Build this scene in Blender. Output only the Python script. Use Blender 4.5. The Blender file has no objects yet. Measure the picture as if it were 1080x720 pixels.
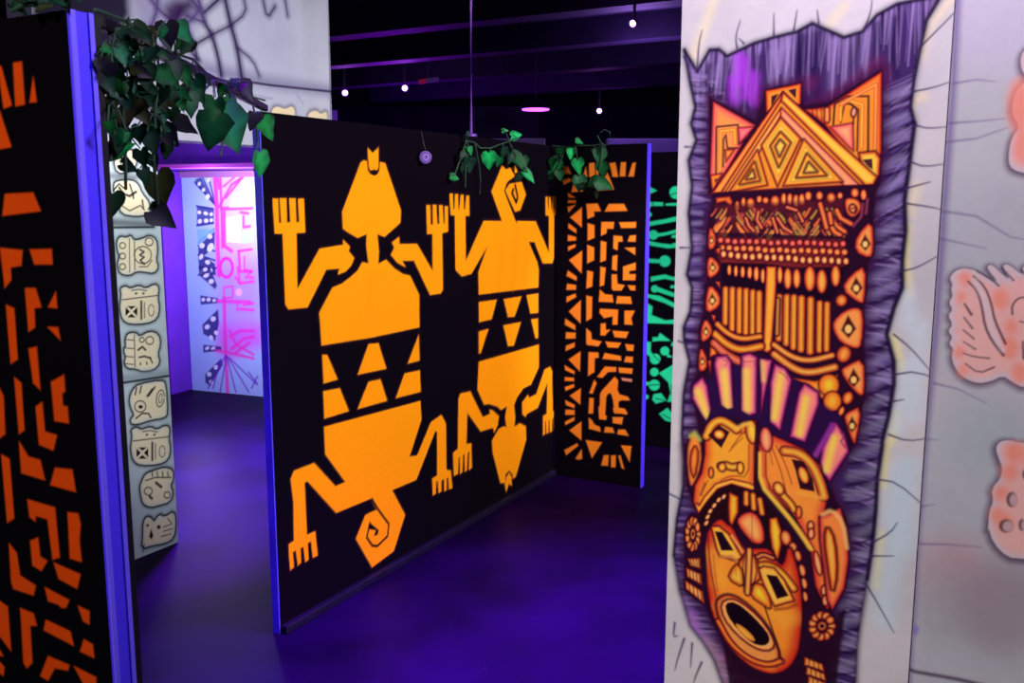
import bpy, bmesh, math, random
import numpy as np
from mathutils import Vector, Matrix

C = bpy.context.scene.collection
scene = bpy.context.scene
R = math.radians

# ------------------------------------------------------------------ camera, world, lamps, exposure
F, PITCH, EYE = 976.0, math.atan(148/976.0), 1.68        # focal length in pixels of a 1080x720 frame
cam_d = bpy.data.cameras.new('camera')
cam = bpy.data.objects.new('camera', cam_d); C.objects.link(cam)
cam.location = (0, 0, EYE); cam.rotation_euler = (R(90)-PITCH, 0, 0)
cam_d.sensor_width = 36.0; cam_d.lens = F*36/1080
cam_d.clip_start = 0.05
cam_d.dof.use_dof = True; cam_d.dof.focus_distance = 4.0; cam_d.dof.aperture_fstop = 9.0
scene.camera = cam

w = bpy.data.worlds.new('world'); scene.world = w; w.use_nodes = True
w.node_tree.nodes['Background'].inputs[0].default_value = (0.05, 0.02, 0.12, 1)
w.node_tree.nodes['Background'].inputs[1].default_value = 0.02
vs = scene.view_settings
vs.view_transform = 'Standard'; vs.look = 'None'; vs.exposure = 0.0; vs.gamma = 1.0; vs.use_curve_mapping = False

def lamp(kind, name, loc, target, power, color, size=0.3, angle=60, blend=0.6):
    l = bpy.data.lights.new(name, kind); l.energy = power; l.color = color
    if kind == 'SPOT':
        l.spot_size = R(angle); l.spot_blend = blend; l.shadow_soft_size = size
    elif kind == 'AREA':
        l.shape = 'DISK'; l.size = size
    else:
        l.shadow_soft_size = size
    o = bpy.data.objects.new(name, l); C.objects.link(o); o.location = loc
    d = Vector(target)-Vector(loc)
    o.rotation_euler = d.to_track_quat('-Z', 'Y').to_euler()
    return o
NEU = (1.0, 0.93, 1.0)
VIO = (0.30, 0.0, 1.0)
lamp('SPOT', 'light_main_mural', (3.0, 2.6, 3.1), (-0.35, 4.45, 1.0), 900, NEU, 0.25, 62, 0.5)
lamp('SPOT', 'light_totem', (-0.5, -1.1, 2.5), (0.72, 1.75, 1.2), 168, (1.0, 0.955, 0.96), 0.25, 50, 0.7)
lamp('SPOT', 'light_near_panel', (-2.3, -0.9, 2.9), (-1.1, 1.8, 1.2), 330, NEU, 0.2, 60, 0.7)
lamp('SPOT', 'light_facade', (1.2, 3.6, 3.2), (-1.0, 5.1, 2.7), 95, (0.92, 0.97, 1.0), 0.2, 60, 0.8)
lamp('SPOT', 'light_pillar', (-1.0, 2.7, 3.1), (-1.68, 4.35, 1.25), 330, (0.93, 0.98, 1.0), 0.12, 32, 0.7)
lamp('SPOT', 'light_corner_panel', (1.5, 2.9, 3.1), (0.72, 5.3, 1.0), 400, NEU, 0.15, 26, 0.6)
lamp('SPOT', 'light_green_panel', (2.3, 4.4, 3.0), (1.05, 6.3, 1.2), 480, NEU, 0.2, 45, 0.6)
lamp('SPOT', 'light_floor_front', (0.85, 3.0, 3.1), (0.5, 3.0, 0), 3600, VIO, 0.15, 62, 1.0)
lamp('SPOT', 'light_floor_passage', (-1.75, 5.6, 3.1), (-1.8, 5.4, 0), 5200, VIO, 0.12, 66, 0.9)
lamp('SPOT', 'light_floor_near', (-0.9, 2.6, 3.3), (-1.15, 2.9, 0), 1100, VIO, 0.12, 40, 1.0)
lamp('POINT', 'light_niche', (-2.35, 7.35, 1.75), (0, 0, 0), 42, (0.86, 0.74, 1.0), 0.12)
lamp('POINT', 'light_niche_low', (-2.5, 7.2, 0.7), (0, 0, 0), 22, (0.7, 0.5, 1.0), 0.12)
lamp('AREA', 'light_strip_near', (0.6, 1.3, 2.9), (-0.75, 1.66, 1.2), 40, (0.8, 0.7, 1.0), 0.4)
lamp('POINT', 'light_hall_violet', (1.2, 9.0, 2.9), (0, 0, 0), 80, (0.42, 0.2, 1.0), 0.2)
lamp('POINT', 'light_hall_left', (-1.5, 12.5, 2.3), (0, 0, 0), 130, VIO, 0.2)

# ------------------------------------------------------------------ helpers
def lin(c):
    c = np.asarray(c, float)/255.0
    return np.where(c <= 0.04045, c/12.92, ((c+0.055)/1.055)**2.4)
def L4(c): return tuple(float(v) for v in lin(c))+(1.0,)

def ray(x, y):
    cx, cy = x-540.0, y-360.0
    return (cx, F*math.cos(PITCH)-cy*math.sin(PITCH), -F*math.sin(PITCH)-cy*math.cos(PITCH))
def at_z(x, y, z):
    r = ray(x, y); t = (z-EYE)/r[2]; return Vector((r[0]*t, r[1]*t, z))
def at_y(x, y, Y):
    r = ray(x, y); t = Y/r[1]; return Vector((r[0]*t, Y, EYE+r[2]*t))
def proj(p):
    x, y, z = p[0], p[1], p[2]-EYE
    zc = y*math.cos(PITCH)-z*math.sin(PITCH); yc = -(y*math.sin(PITCH)+z*math.cos(PITCH))
    return 540+F*x/zc, 360+F*yc/zc

def mat(name, col, rough=0.7, spec=0.3, noise=0.0, scale=8.0, emis=None, bump=0.0, metal=0.0):
    m = bpy.data.materials.new(name); m.use_nodes = True
    nt = m.node_tree; b = nt.nodes['Principled BSDF']
    b.inputs['Roughness'].default_value = rough; b.inputs['Specular IOR Level'].default_value = spec
    b.inputs['Metallic'].default_value = metal
    b.inputs['Base Color'].default_value = L4(col)
    if noise or bump:
        tc = nt.nodes.new('ShaderNodeTexCoord'); n = nt.nodes.new('ShaderNodeTexNoise')
        n.inputs['Scale'].default_value = scale; n.inputs['Detail'].default_value = 6
        nt.links.new(tc.outputs['Object'], n.inputs['Vector'])
        if noise:
            r = nt.nodes.new('ShaderNodeValToRGB')
            c = lin(col)
            r.color_ramp.elements[0].position = 0.3; r.color_ramp.elements[1].position = 0.7
            r.color_ramp.elements[0].color = tuple(c*(1-noise))+(1,)
            r.color_ramp.elements[1].color = tuple(np.minimum(c*(1+noise), 1))+(1,)
            nt.links.new(n.outputs['Fac'], r.inputs['Fac']); nt.links.new(r.outputs['Color'], b.inputs['Base Color'])
        if bump:
            bp = nt.nodes.new('ShaderNodeBump'); bp.inputs['Strength'].default_value = bump
            bp.inputs['Distance'].default_value = 0.01
            nt.links.new(n.outputs['Fac'], bp.inputs['Height']); nt.links.new(bp.outputs['Normal'], b.inputs['Normal'])
    if emis:
        b.inputs['Emission Color'].default_value = L4(emis[0]); b.inputs['Emission Strength'].default_value = emis[1]
    return m

def paint_mat(name, rough=0.9, spec=0.04, grain=0.12):
    m = bpy.data.materials.new(name); m.use_nodes = True
    nt = m.node_tree; b = nt.nodes['Principled BSDF']
    b.inputs['Roughness'].default_value = rough; b.inputs['Specular IOR Level'].default_value = spec
    a = nt.nodes.new('ShaderNodeVertexColor'); a.layer_name = 'paint'
    n = nt.nodes.new('ShaderNodeTexNoise'); n.inputs['Scale'].default_value = 55; n.inputs['Detail'].default_value = 5
    tc = nt.nodes.new('ShaderNodeTexCoord'); nt.links.new(tc.outputs['Object'], n.inputs['Vector'])
    mr = nt.nodes.new('ShaderNodeMapRange'); mr.inputs['To Min'].default_value = 1-grain; mr.inputs['To Max'].default_value = 1.0
    nt.links.new(n.outputs['Fac'], mr.inputs['Value'])
    mx = nt.nodes.new('ShaderNodeVectorMath'); mx.operation = 'SCALE'
    nt.links.new(a.outputs['Color'], mx.inputs[0]); nt.links.new(mr.outputs['Result'], mx.inputs['Scale'])
    nt.links.new(mx.outputs['Vector'], b.inputs['Base Color'])
    return m

def empty(name, loc, label=None, cat=None, group=None):
    o = bpy.data.objects.new(name, None); C.objects.link(o); o.location = loc; o.empty_display_size = 0.1
    return tag(o, label, cat, group)
def tag(o, label=None, cat=None, group=None, kind=None):
    if label: o['label'] = label
    if cat: o['category'] = cat
    if group: o['group'] = group
    if kind: o['kind'] = kind
    return o
def link_bm(name, bm, m, parent=None, smooth=False, loc=None):
    me = bpy.data.meshes.new(name); bmesh.ops.recalc_face_normals(bm, faces=bm.faces)
    if loc is not None: bmesh.ops.translate(bm, verts=bm.verts, vec=-Vector(loc))
    bm.to_mesh(me); bm.free()
    if m: me.materials.append(m)
    if smooth:
        for p in me.polygons: p.use_smooth = True
    o = bpy.data.objects.new(name, me); C.objects.link(o)
    if loc is not None: o.location = loc
    if parent:
        o.parent = parent; o.matrix_parent_inverse = Matrix.Translation(-parent.location)
    return o
def add_box(bm, o, ax, ay, az, bev=0.0):
    """box from corner o along three edge vectors"""
    o, ax, ay, az = Vector(o), Vector(ax), Vector(ay), Vector(az)
    v = [bm.verts.new(o+ax*i+ay*j+az*k) for k in (0, 1) for j in (0, 1) for i in (0, 1)]
    fs = [bm.faces.new([v[i] for i in q]) for q in ((0, 1, 3, 2), (4, 6, 7, 5), (0, 4, 5, 1), (2, 3, 7, 6), (0, 2, 6, 4), (1, 5, 7, 3))]
    if bev:
        es = list({e for f in fs for e in f.edges})
        bmesh.ops.bevel(bm, geom=es, offset=bev, segments=2, affect='EDGES', profile=0.6)
def box(name, o, ax, ay, az, m, parent=None, bev=0.0, loc=None):
    bm = bmesh.new(); add_box(bm, o, ax, ay, az, bev); return link_bm(name, bm, m, parent, loc=loc)
def add_tube(bm, pts, rad, seg=8):
    pts = [Vector(p) for p in pts]; rings = []
    for i, p in enumerate(pts):
        t = (pts[min(i+1, len(pts)-1)]-pts[max(i-1, 0)]).normalized()
        a = t.cross(Vector((0, 0, 1)))
        if a.length < 1e-3: a = t.cross(Vector((1, 0, 0)))
        a.normalize(); b = t.cross(a)
        r = rad[i] if isinstance(rad, (list, tuple)) else rad
        rings.append([bm.verts.new(p+(a*math.cos(2*math.pi*k/seg)+b*math.sin(2*math.pi*k/seg))*r) for k in range(seg)])
    for r0, r1 in zip(rings, rings[1:]):
        for k in range(seg): bm.faces.new((r0[k], r0[(k+1) % seg], r1[(k+1) % seg], r1[k]))
    bm.faces.new(rings[0][::-1]); bm.faces.new(rings[-1])
def add_lathe(bm, prof, M, seg=20):
    rings = []
    for r, z in prof:
        rings.append([bm.verts.new(M @ Vector((r*math.cos(2*math.pi*k/seg), r*math.sin(2*math.pi*k/seg), z))) for k in range(seg)])
    for r0, r1 in zip(rings, rings[1:]):
        for k in range(seg): bm.faces.new((r0[k], r0[(k+1) % seg], r1[(k+1) % seg], r1[k]))
    bm.faces.new(rings[0][::-1]); bm.faces.new(rings[-1])

# ------------------------------------------------------------------ painted walls: pigment in vertex colours on a fine grid
def q(ox, oy, s, txt):
    """traced points: crop origin, crop scale, 'x,y x,y ...' -> photo coordinates"""
    return [(ox+float(a.split(',')[0])/s, oy+float(a.split(',')[1])/s) for a in txt.split()]

class Wall:
    def __init__(self, A, ang, L, H, base, step=1.1, u0=0.0, z0=0.0):
        self.A = np.array([A[0], A[1]]); a = R(ang)
        self.d = np.array([math.cos(a), math.sin(a)]); self.n = np.array([math.sin(a), -math.cos(a)])  # right-hand side normal
        if self.n @ (-self.A) < 0: self.n = -self.n
        self.us = self.axis(u0, L, lambda u: proj((*(self.A+self.d*u), 1.2)), lambda u: proj((*(self.A+self.d*(u+1e-3)), 1.2)), 0, 1080, step)
        near = min((u0, L), key=lambda u: np.linalg.norm(self.A+self.d*u))
        if proj((*(self.A+self.d*near), 1.2))[0] < -200 or proj((*(self.A+self.d*near), 1.2))[0] > 1280: near = (u0+L)/2
        P0 = self.A+self.d*near
        self.vs = self.axis(z0, H, lambda v: proj((*P0, v)), lambda v: proj((*P0, v+1e-3)), 1, 720, step)
        self.U, self.V = np.meshgrid(self.us, self.vs)
        self.col = np.empty(self.U.shape+(3,)); self.col[:] = lin(base); self.mask = None
    def axis(self, a, b, f, g, k, lim, step):
        out = [a]; x = a
        while x < b-1e-6:
            p = f(x); ppm = max(abs(g(x)[k]-p[k])*1000, math.hypot(g(x)[0]-p[0], g(x)[1]-p[1])*500)
            s = step/max(ppm, 1e-6)
            if p[k] < -90 or p[k] > lim+110: s = 0.03
            x = min(b, x+min(max(s, 0.001), 0.03)); out.append(x)
        return np.array(out)
    def uv(self, x, y):
        r = ray(x, y); n = self.n
        t = (self.A @ n)/(r[0]*n[0]+r[1]*n[1])
        p = np.array([r[0]*t, r[1]*t])
        return float((p-self.A) @ self.d), EYE+r[2]*t
    def loc(self, pts): return np.array([self.uv(*p) for p in pts])
    def mpp(self, p):
        a = np.array(self.uv(*p)); b = np.array(self.uv(p[0]+1, p[1])); c = np.array(self.uv(p[0], p[1]+1))
        return math.sqrt(abs((b-a)[0]*(c-a)[1]-(b-a)[1]*(c-a)[0]))
    def win(self, lo, hi):
        i0, i1 = np.searchsorted(self.us, [lo[0], hi[0]]); j0, j1 = np.searchsorted(self.vs, [lo[1], hi[1]])
        return slice(max(j0-1, 0), j1+1), slice(max(i0-1, 0), i1+1)
    @staticmethod
    def seg_d2(X, Y, a, b):
        d = b-a; L2 = max(d @ d, 1e-12)
        t = np.clip(((X-a[0])*d[0]+(Y-a[1])*d[1])/L2, 0, 1)
        return (X-a[0]-t*d[0])**2+(Y-a[1]-t*d[1])**2, t
    def sdf(self, P, pad):
        lo, hi = P.min(0)-pad, P.max(0)+pad
        w = self.win(lo, hi); X, Y = self.U[w], self.V[w]
        if X.size == 0: return w, None
        D = np.full(X.shape, 1e9); ins = np.zeros(X.shape, bool)
        for i in range(len(P)):
            a, b = P[i-1], P[i]
            D = np.minimum(D, self.seg_d2(X, Y, a, b)[0])
            c = ((a[1] > Y) != (b[1] > Y))
            if c.any():
                xi = (b[0]-a[0])*(Y-a[1])/((b[1]-a[1]) if abs(b[1]-a[1]) > 1e-9 else 1e-9)+a[0]
                ins ^= c & (X < xi)
        D = np.sqrt(D); return w, np.where(ins, D, -D)
    def clip(self, pts=None, soft=1.0):
        """keep the following paint inside a shape (None: everywhere)"""
        self.mask = None
        if pts is None: return
        k = self.mpp(pts[0]); w, D = self.sdf(self.loc(pts), 0.01); m = np.zeros(self.U.shape)
        m[w] = self.ss((D+soft*k)/(2*soft*k)); self.mask = m
    def mix(self, w, color, al):
        if self.mask is not None: al = al*self.mask[w]
        c = color if isinstance(color, np.ndarray) and color.ndim == 3 else lin(color)
        self.col[w] = self.col[w]*(1-al[..., None])+c*al[..., None]
    @staticmethod
    def ss(x): x = np.clip(x, 0, 1); return x*x*(3-2*x)
    def poly(self, pts, color, soft=0.8, op=1.0, grow=0.0):
        k = self.mpp(pts[0]); P = self.loc(pts); s = soft*k
        w, D = self.sdf(P, 2*s+grow*k+0.002)
        if D is None: return
        self.mix(w, color, op*self.ss((D+grow*k+s)/(2*s)))
    def shaded(self, pts, edge, core, wpx, outline=None, opx=1.2, soft=0.7):
        """airbrushed shape: dark contour, edge colour fading to a core colour"""
        k = self.mpp(pts[0]); P = self.loc(pts); s = soft*k
        w, D = self.sdf(P, opx*k*2+2*s+0.002)
        if D is None: return
        if outline is not None: self.mix(w, outline, 0.95*self.ss((D+opx*k*1.7+s)/(2*s+opx*k)))
        t = self.ss(D/(wpx*k)*0.92)[..., None]
        c = lin(edge)*(np.array([.92, .60, .8]) if outline is not None else 1.0)*(1-t)+lin(core)*t
        if outline is not None:
            rim = (self.ss(D/(min(wpx*0.5, 2.4)*k)))[..., None]
            c = c*(np.array([.50, .22, .3])*(1-rim)+rim)
        self.mix(w, c, self.ss((D+s)/(2*s)))
    def stroke(self, pts, color, width=2.0, soft=0.7, op=1.0, taper=(1, 1)):
        k = self.mpp(pts[0]); P = self.loc(pts); hw = width*k/2; s = soft*k
        lo, hi = P.min(0)-hw-2*s-0.002, P.max(0)+hw+2*s+0.002
        w = self.win(lo, hi); X, Y = self.U[w], self.V[w]
        if X.size == 0: return
        n = len(P)-1; al = np.zeros(X.shape)
        for i in range(n):
            d2, t = self.seg_d2(X, Y, P[i], P[i+1])
            tt = (i+t)/n; h = hw*(taper[0]*(1-tt)+taper[1]*tt)
            al = np.maximum(al, self.ss((h-np.sqrt(d2)+s)/(2*s)))
        self.mix(w, color, op*al)
    def ell(self, cx, cy, rx, ry, color, rot=0, soft=0.8, op=1.0):
        self.poly(ellp(cx, cy, rx, ry, rot), color, soft, op)
    def mottle(self, color, scale, amt, seed, thr=0.0):
        rng = np.random.RandomState(seed); N = np.zeros(self.U.shape)
        for o in range(4):
            for _ in range(5):
                a = rng.uniform(0, 6.28); f = scale*2**o*rng.uniform(.6, 1.4)
                N += np.sin(self.U*f*math.cos(a)+self.V*f*math.sin(a)+rng.uniform(0, 6.28))/2**o*0.35
        self.mix((slice(None), slice(None)), color, np.clip(amt*(N*0.5+0.5-thr), 0, 1))
    def build(self, name, material, parent=None, off=0.001):
        nv, nu = self.U.shape
        O = np.array([*(self.A+self.n*off), 0.0])
        co = O+self.U[..., None]*np.array([*self.d, 0])+self.V[..., None]*np.array([0, 0, 1.0])
        me = bpy.data.meshes.new(name); n = nu*nv
        idx = np.arange(n).reshape(nv, nu)
        a = np.stack([idx[:-1, :-1], idx[:-1, 1:], idx[1:, 1:], idx[1:, :-1]], -1).reshape(-1, 4)
        if np.cross([*self.d, 0], [0, 0, 1.0])[:2] @ self.n < 0: a = a[:, ::-1]
        me.vertices.add(n); me.vertices.foreach_set('co', co.reshape(-1).astype(np.float32))
        m = len(a); me.loops.add(m*4); me.loops.foreach_set('vertex_index', a.reshape(-1).astype(np.int32))
        me.polygons.add(m); me.polygons.foreach_set('loop_start', np.arange(0, m*4, 4, dtype=np.int32))
        me.update(calc_edges=True)
        at = me.color_attributes.new('paint', 'FLOAT_COLOR', 'POINT')
        rgba = np.ones((n, 4), np.float32); rgba[:, :3] = np.clip(self.col.reshape(-1, 3), 0, 1)
        at.data.foreach_set('color', rgba.reshape(-1))
        me.materials.append(material); me.validate()
        o = bpy.data.objects.new(name, me); C.objects.link(o)
        if parent:
            o.parent = parent; o.matrix_parent_inverse = Matrix.Translation(-parent.location)
        return o
def ellp(cx, cy, rx, ry, rot=0, n=18):
    c, s = math.cos(R(rot)), math.sin(R(rot)); out = []
    for k in range(n):
        x, y = rx*math.cos(2*math.pi*k/n), ry*math.sin(2*math.pi*k/n)
        out.append((cx+x*c-y*s, cy+x*s+y*c))
    return out
def shrink(pts, f):
    cx = sum(p[0] for p in pts)/len(pts); cy = sum(p[1] for p in pts)/len(pts)
    return [(cx+(x-cx)*f, cy+(y-cy)*f) for x, y in pts]
def smooth(pts, closed=True, it=1):
    for _ in range(it):
        out = []; n = len(pts); rng = range(n) if closed else range(n-1)
        for i in rng:
            a, b = pts[i], pts[(i+1) % n]
            out += [(a[0]*.75+b[0]*.25, a[1]*.75+b[1]*.25), (a[0]*.25+b[0]*.75, a[1]*.25+b[1]*.75)]
        pts = out if closed else [pts[0]]+out+[pts[-1]]
    return pts

M_paint = paint_mat('mural_paint')
M_black = mat('black_board_paint', (14, 9, 20), 0.6, 0.25, 0.3, 20)
M_blue = mat('blue_edge_paint', (74, 50, 246), 0.5, 0.3, 0.06, 3)
M_bluehi = mat('blue_bead_paint', (112, 92, 255), 0.5, 0.3)
M_bluedim = mat('blue_edge_paint_mottled', (70, 66, 205), 0.5, 0.3, 0.25, 6)  # duller, more mottled blue for the lizard panel's edge
M_white = mat('white_wall_paint', (196, 192, 208), 0.8, 0.2, 0.05, 5)
M_dark = mat('dark_ceiling_paint', (26, 18, 38), 0.7, 0.2, 0.3, 3)
M_violet = mat('violet_paint', (104, 44, 190), 0.55, 0.3, 0.1, 6)
M_metal = mat('grey_lilac_metal', (120, 110, 140), 0.4, 0.5, 0, 5, metal=0.6)
M_lens = mat('lamp_lens', (240, 200, 255), 0.3, 0.3, emis=((235, 170, 255), 8.0))
M_lens_v = mat('violet_lamp_lens', (200, 120, 255), 0.3, 0.3, emis=((190, 70, 255), 5.0))
M_housing = mat('black_lamp_metal', (20, 16, 28), 0.45, 0.4, metal=0.3)

D1, D2 = 61.62, 61.62-90
ANG = lambda a: Vector((math.cos(R(a)), math.sin(R(a)), 0))
Z = Vector((0, 0, 1))

# ------------------------------------------------------------------ the hall
def shell(name, o, ax, ay, az, m): return tag(box(name, o, ax, ay, az, m), kind='structure')
M_floor = mat('dark_painted_floor', (17, 1, 40), 0.5, 0.04, 0.45, 2.2, bump=0.12)
# scuffs and pale paint specks on the floor
nt = M_floor.node_tree; b = nt.nodes['Principled BSDF']
src = b.inputs['Base Color'].links[0].from_socket
vo = nt.nodes.new('ShaderNodeTexVoronoi'); vo.inputs['Scale'].default_value = 9
tc = nt.nodes.new('ShaderNodeTexCoord'); nt.links.new(tc.outputs['Object'], vo.inputs['Vector'])
cr = nt.nodes.new('ShaderNodeValToRGB'); cr.color_ramp.elements[0].position = 0.02; cr.color_ramp.elements[0].color = (.35, .35, .35, 1)
cr.color_ramp.elements[1].position = 0.045; cr.color_ramp.elements[1].color = (0, 0, 0, 1)
nt.links.new(vo.outputs['Distance'], cr.inputs['Fac'])
mx = nt.nodes.new('ShaderNodeMix'); mx.data_type = 'RGBA'; nt.links.new(cr.outputs['Color'], mx.inputs['Factor'])
nt.links.new(src, mx.inputs[6]); mx.inputs[7].default_value = L4((110, 90, 150)); nt.links.new(mx.outputs[2], b.inputs['Base Color'])
shell('floor', (-9, -3, -0.1), (18, 0, 0), (0, 21, 0), (0, 0, 0.1), M_floor)
shell('ceiling', (-9, -3, 3.45), (18, 0, 0), (0, 21, 0), (0, 0, 0.1), M_dark)
shell('wall_back', (-9, 18, 0), (18, 0, 0), (0, 0.15, 0), (0, 0, 3.45), M_dark)
shell('wall_left', (-9.15, -3, 0), (0.15, 0, 0), (0, 21, 0), (0, 0, 3.45), M_dark)
shell('wall_right', (9, -3, 0), (0.15, 0, 0), (0, 21, 0), (0, 0, 3.45), M_dark)
shell('wall_front', (-9, -3.15, 0), (18, 0, 0), (0, 0.15, 0), (0, 0, 3.45), M_dark)
e1, e2 = ANG(D1), ANG(D2)
for i, s in enumerate((5.6, 7.1, 8.6, 10.2, 12.0)):
    c0 = e1*s+Vector((0.0, 0, 3.2))
    shell('trim_%d' % (i+1), c0-e2*9.0, e2*11.4, e1*0.22, Z*0.25, M_dark)

# ------------------------------------------------------------------ large painted panel with the two lizards
A = at_z(296, 668, 0); B = at_z(583, 500, 0)
ang = math.degrees(math.atan2(B.y-A.y, B.x-A.x)); Lm = (B-A).length
W = Wall(A, ang, Lm+0.02, 2.0, (8, 3, 13), 0.9)
OR = (255, 152, 10); BG = (8, 3, 13)
a_ = lambda t: q(280, 150, 7.2, t); b_ = lambda t: q(380, 150, 7.2, t); c_ = lambda t: q(280, 240, 7.2, t); d_ = lambda t: q(380, 240, 7.2, t)
e_ = lambda t: q(320, 330, 6, t); f_ = lambda t: q(290, 430, 4, t); g_ = lambda t: q(370, 420, 3.79, t)
h_ = lambda t: q(460, 160, 6, t); i_ = lambda t: q(510, 160, 6, t); j_ = lambda t: q(490, 280, 6.545, t)
k_ = lambda t: q(470, 370, 4.8, t); l_ = lambda t: q(520, 370, 4.5, t); m_ = lambda t: q(430, 330, 3.6, t); n_ = lambda t: q(430, 140, 3.6, t)
liz = [
 # lizard with its head up: arms, head, tongue, neck, trunk, bands, lower body, legs
 a_('55,428 95,428 103,612 120,612 108,425 158,425 163,608 190,608 180,425 228,425 235,606 257,606 247,428 292,428 303,685 235,690')
 + c_('243,465 410,160 590,130 590,92 642,145 632,180 675,230 650,290 605,335 550,355 562,310 462,318 320,605 175,620 150,580 130,45 70,45'),
 a_('745,136 722,155 583,525 588,655') + c_('625,35 700,78 770,48') + d_('130,48 185,70') + b_('305,610 308,515 190,160 150,148 146,215 130,243 105,252 78,243 56,215 50,143'),
 b_('57,42 93,82 138,40 138,190 128,212 104,205 72,216 62,190'),
 c_('770,40 765,130 785,285') + d_('135,285 142,180 128,40'),
 c_('785,272 735,262 700,325 650,372 580,425 508,455 408,645 415,720') + e_('115,205 430,155 735,90') + d_('448,620 448,510 378,365 320,350 260,310 195,243 135,275'),
 b_('502,478 530,478 535,625 552,625 550,475 577,475 585,620 600,620 598,478 625,480 632,618 642,618 640,485 665,487 667,678 622,690')
 + d_('628,470 610,500 530,512 408,250 320,252 342,298 280,265 232,205 258,150 240,112 295,70 298,125 430,122 550,330 548,48 508,48'),
 e_('120,265 150,265 217,420 128,445'), e_('412,197 475,190 525,352 343,390'), e_('730,135 735,300 660,320'),
 e_('125,495 230,475 288,620 133,668'), e_('412,435 487,418 530,555 343,607'), e_('640,382 737,362 742,498 585,538'),
 f_('207,80 212,195 297,313 255,330 165,232 80,265 66,300 78,400 80,560 58,575 60,625 65,685 80,672 75,608 88,600 97,665 110,652 108,592 120,585 128,650 142,640 138,570 152,563 160,632 180,622 170,520 135,535 125,315 138,310 258,443')
 + g_('80,400 162,368 262,325 338,130 345,135 345,308 325,320 328,388 340,380 342,332 348,330 350,378 362,372 362,328 372,322 373,372 384,366 382,320 390,316 392,364 406,358 400,288 383,285 380,100 362,65 320,95 265,228 235,232 282,85 278,10'),
 g_('80,400 162,360 217,465 172,610 85,675 20,560 58,466 95,448 104,446'),
 # lizard with its head down
 i_('120,80 138,112 200,90 220,140 155,185 130,250 207,447 120,447 50,250'), i_('138,245 165,203 240,190 268,270 232,370 200,380'),
 h_('300,438') + [(565, 233.3)] + i_('285,570') + [(566.7, 276.7)] + j_('512,25 510,150 98,200 95,45') + [(515, 257.5)],
 h_('85,265 105,265 108,365 115,365 120,268 137,268 141,365 147,365 155,272 172,272 176,365 184,365 190,278 208,278 210,405 185,405 188,690 300,438') + [(530, 234), (515, 258)]
 + n_('242,535 205,545 182,520') + h_('122,700 118,402 92,400'),
 [(545, 233.5)] + i_('330,442 415,640 413,405 392,402 392,285 405,285 408,362 412,362 414,285 426,283 428,362 432,362 434,283 447,283 449,362 453,362 455,283 465,283 467,398 445,402 445,670 435,705 375,705 322,570 285,570'),
 j_('98,252 222,235 187,370 100,390'), j_('270,232 393,212 345,352 300,355'), j_('428,205 508,192 508,325 455,330'),
 j_('98,455 165,437 110,608 98,600'), j_('268,412 388,390 340,552 300,555'), j_('460,372 505,365 508,500 490,500'),
 m_('270,185 497,120 498,205 468,272 440,285 415,320 403,352 375,355 355,368 340,355 310,345 290,348 265,290'),
 m_('378,345 403,345 408,395 405,435 375,435 370,395'),
 m_('345,440 320,485 323,530 352,645 370,645 372,612 385,597 398,612 400,628 410,622 450,480 448,430 425,418 405,432 378,435 365,430'),
 m_('375,622 385,606 394,620 395,655 384,648 374,680 369,652'),
 k_('125,205 188,335 225,318 222,297 237,300 270,330 266,350 265,375 245,412 240,388 178,407 110,312 105,470 130,468 133,590 118,603 120,510 112,513 108,603 97,612 95,522 88,526 85,613 73,622 72,535 66,538 62,622 42,632 38,515 62,495 65,240 75,215'),
 l_('270,75 280,95 283,285 298,283 298,368 288,375 286,318 281,320 280,380 270,386 268,325 263,327 262,388 254,392 252,330 247,332 246,394 238,400 238,308 255,298 258,150 212,270 158,300 155,312 140,300 138,245 165,208 172,222 205,205 245,88'),
]
for p in liz: W.poly(p, (60, 25, 40), 4.0, 0.55)
for p in liz: W.poly(p, OR, 0.75)
W.stroke(a_('778,140 782,190 800,232 825,248 850,232'), BG, 1.3)
W.stroke(g_('84,402 108,442 152,502 147,550 106,590 86,588 64,556 76,498'), BG, 2.3)
W.poly(g_('76,496 112,526 106,546 92,550 100,528 72,522'), BG, 0.6)
W.stroke(i_('148,200 134,245 165,330 210,447'), BG, 1.3)
W.stroke(i_('200,212 216,285 207,320 180,262 188,240'), BG, 2.9)
W.mottle((255, 140, 8), 6, 0.0, 1)
# brush unevenness in the orange fill of the second lizard
for x0, y0, x1, y1 in ((545, 245, 541, 300), (530, 260, 526, 300), (556, 262, 553, 298), (390, 290, 388, 340)):
    W.stroke([(x0, y0), (x1, y1)], (250, 138, 8), 6, 4, 0.45)
def panel(name, Wl, L, H, thick, label, strip_from='start', strip=(0.0, 1.0), dark_end=0.0, smat=None, beads=False, extra=None):
    a = Vector((*Wl.A, 0)); d = Vector((*Wl.d, 0)); n = Vector((*Wl.n, 0))
    t = empty(name, a+d*(L/2)-n*(thick/2), label, 'wall panel')
    box('board', a-n*thick, d*L, n*(thick-0.0015), Z*H, M_black, t)
    Wl.build('mural_face', M_paint, t, 0.0)
    s = a-d*0.006 if strip_from == 'start' else a+d*L
    dd = d*0.006
    back0 = thick*strip[1]
    o = box('edge_strip', s-n*back0, dd, n*(thick*(strip[1]-strip[0])), Z*H, smat or M_blue, t)
    o['label'] = 'glowing blue painted edge strip'
    if beads:
        for f0 in (strip[0]+0.02, strip[1]-0.10):
            box('edge_bead', s-d*0.004-n*(thick*(f0+0.08)), d*0.004, n*(thick*0.08), Z*H, M_bluehi, o)
    return t
T = panel('maze_panel', W, Lm+0.02, 2.0, 0.034, 'wide black wall panel painted with two large orange lizards, one upright and one upside down', 'start', (0, 1), smat=M_bluedim)
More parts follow.
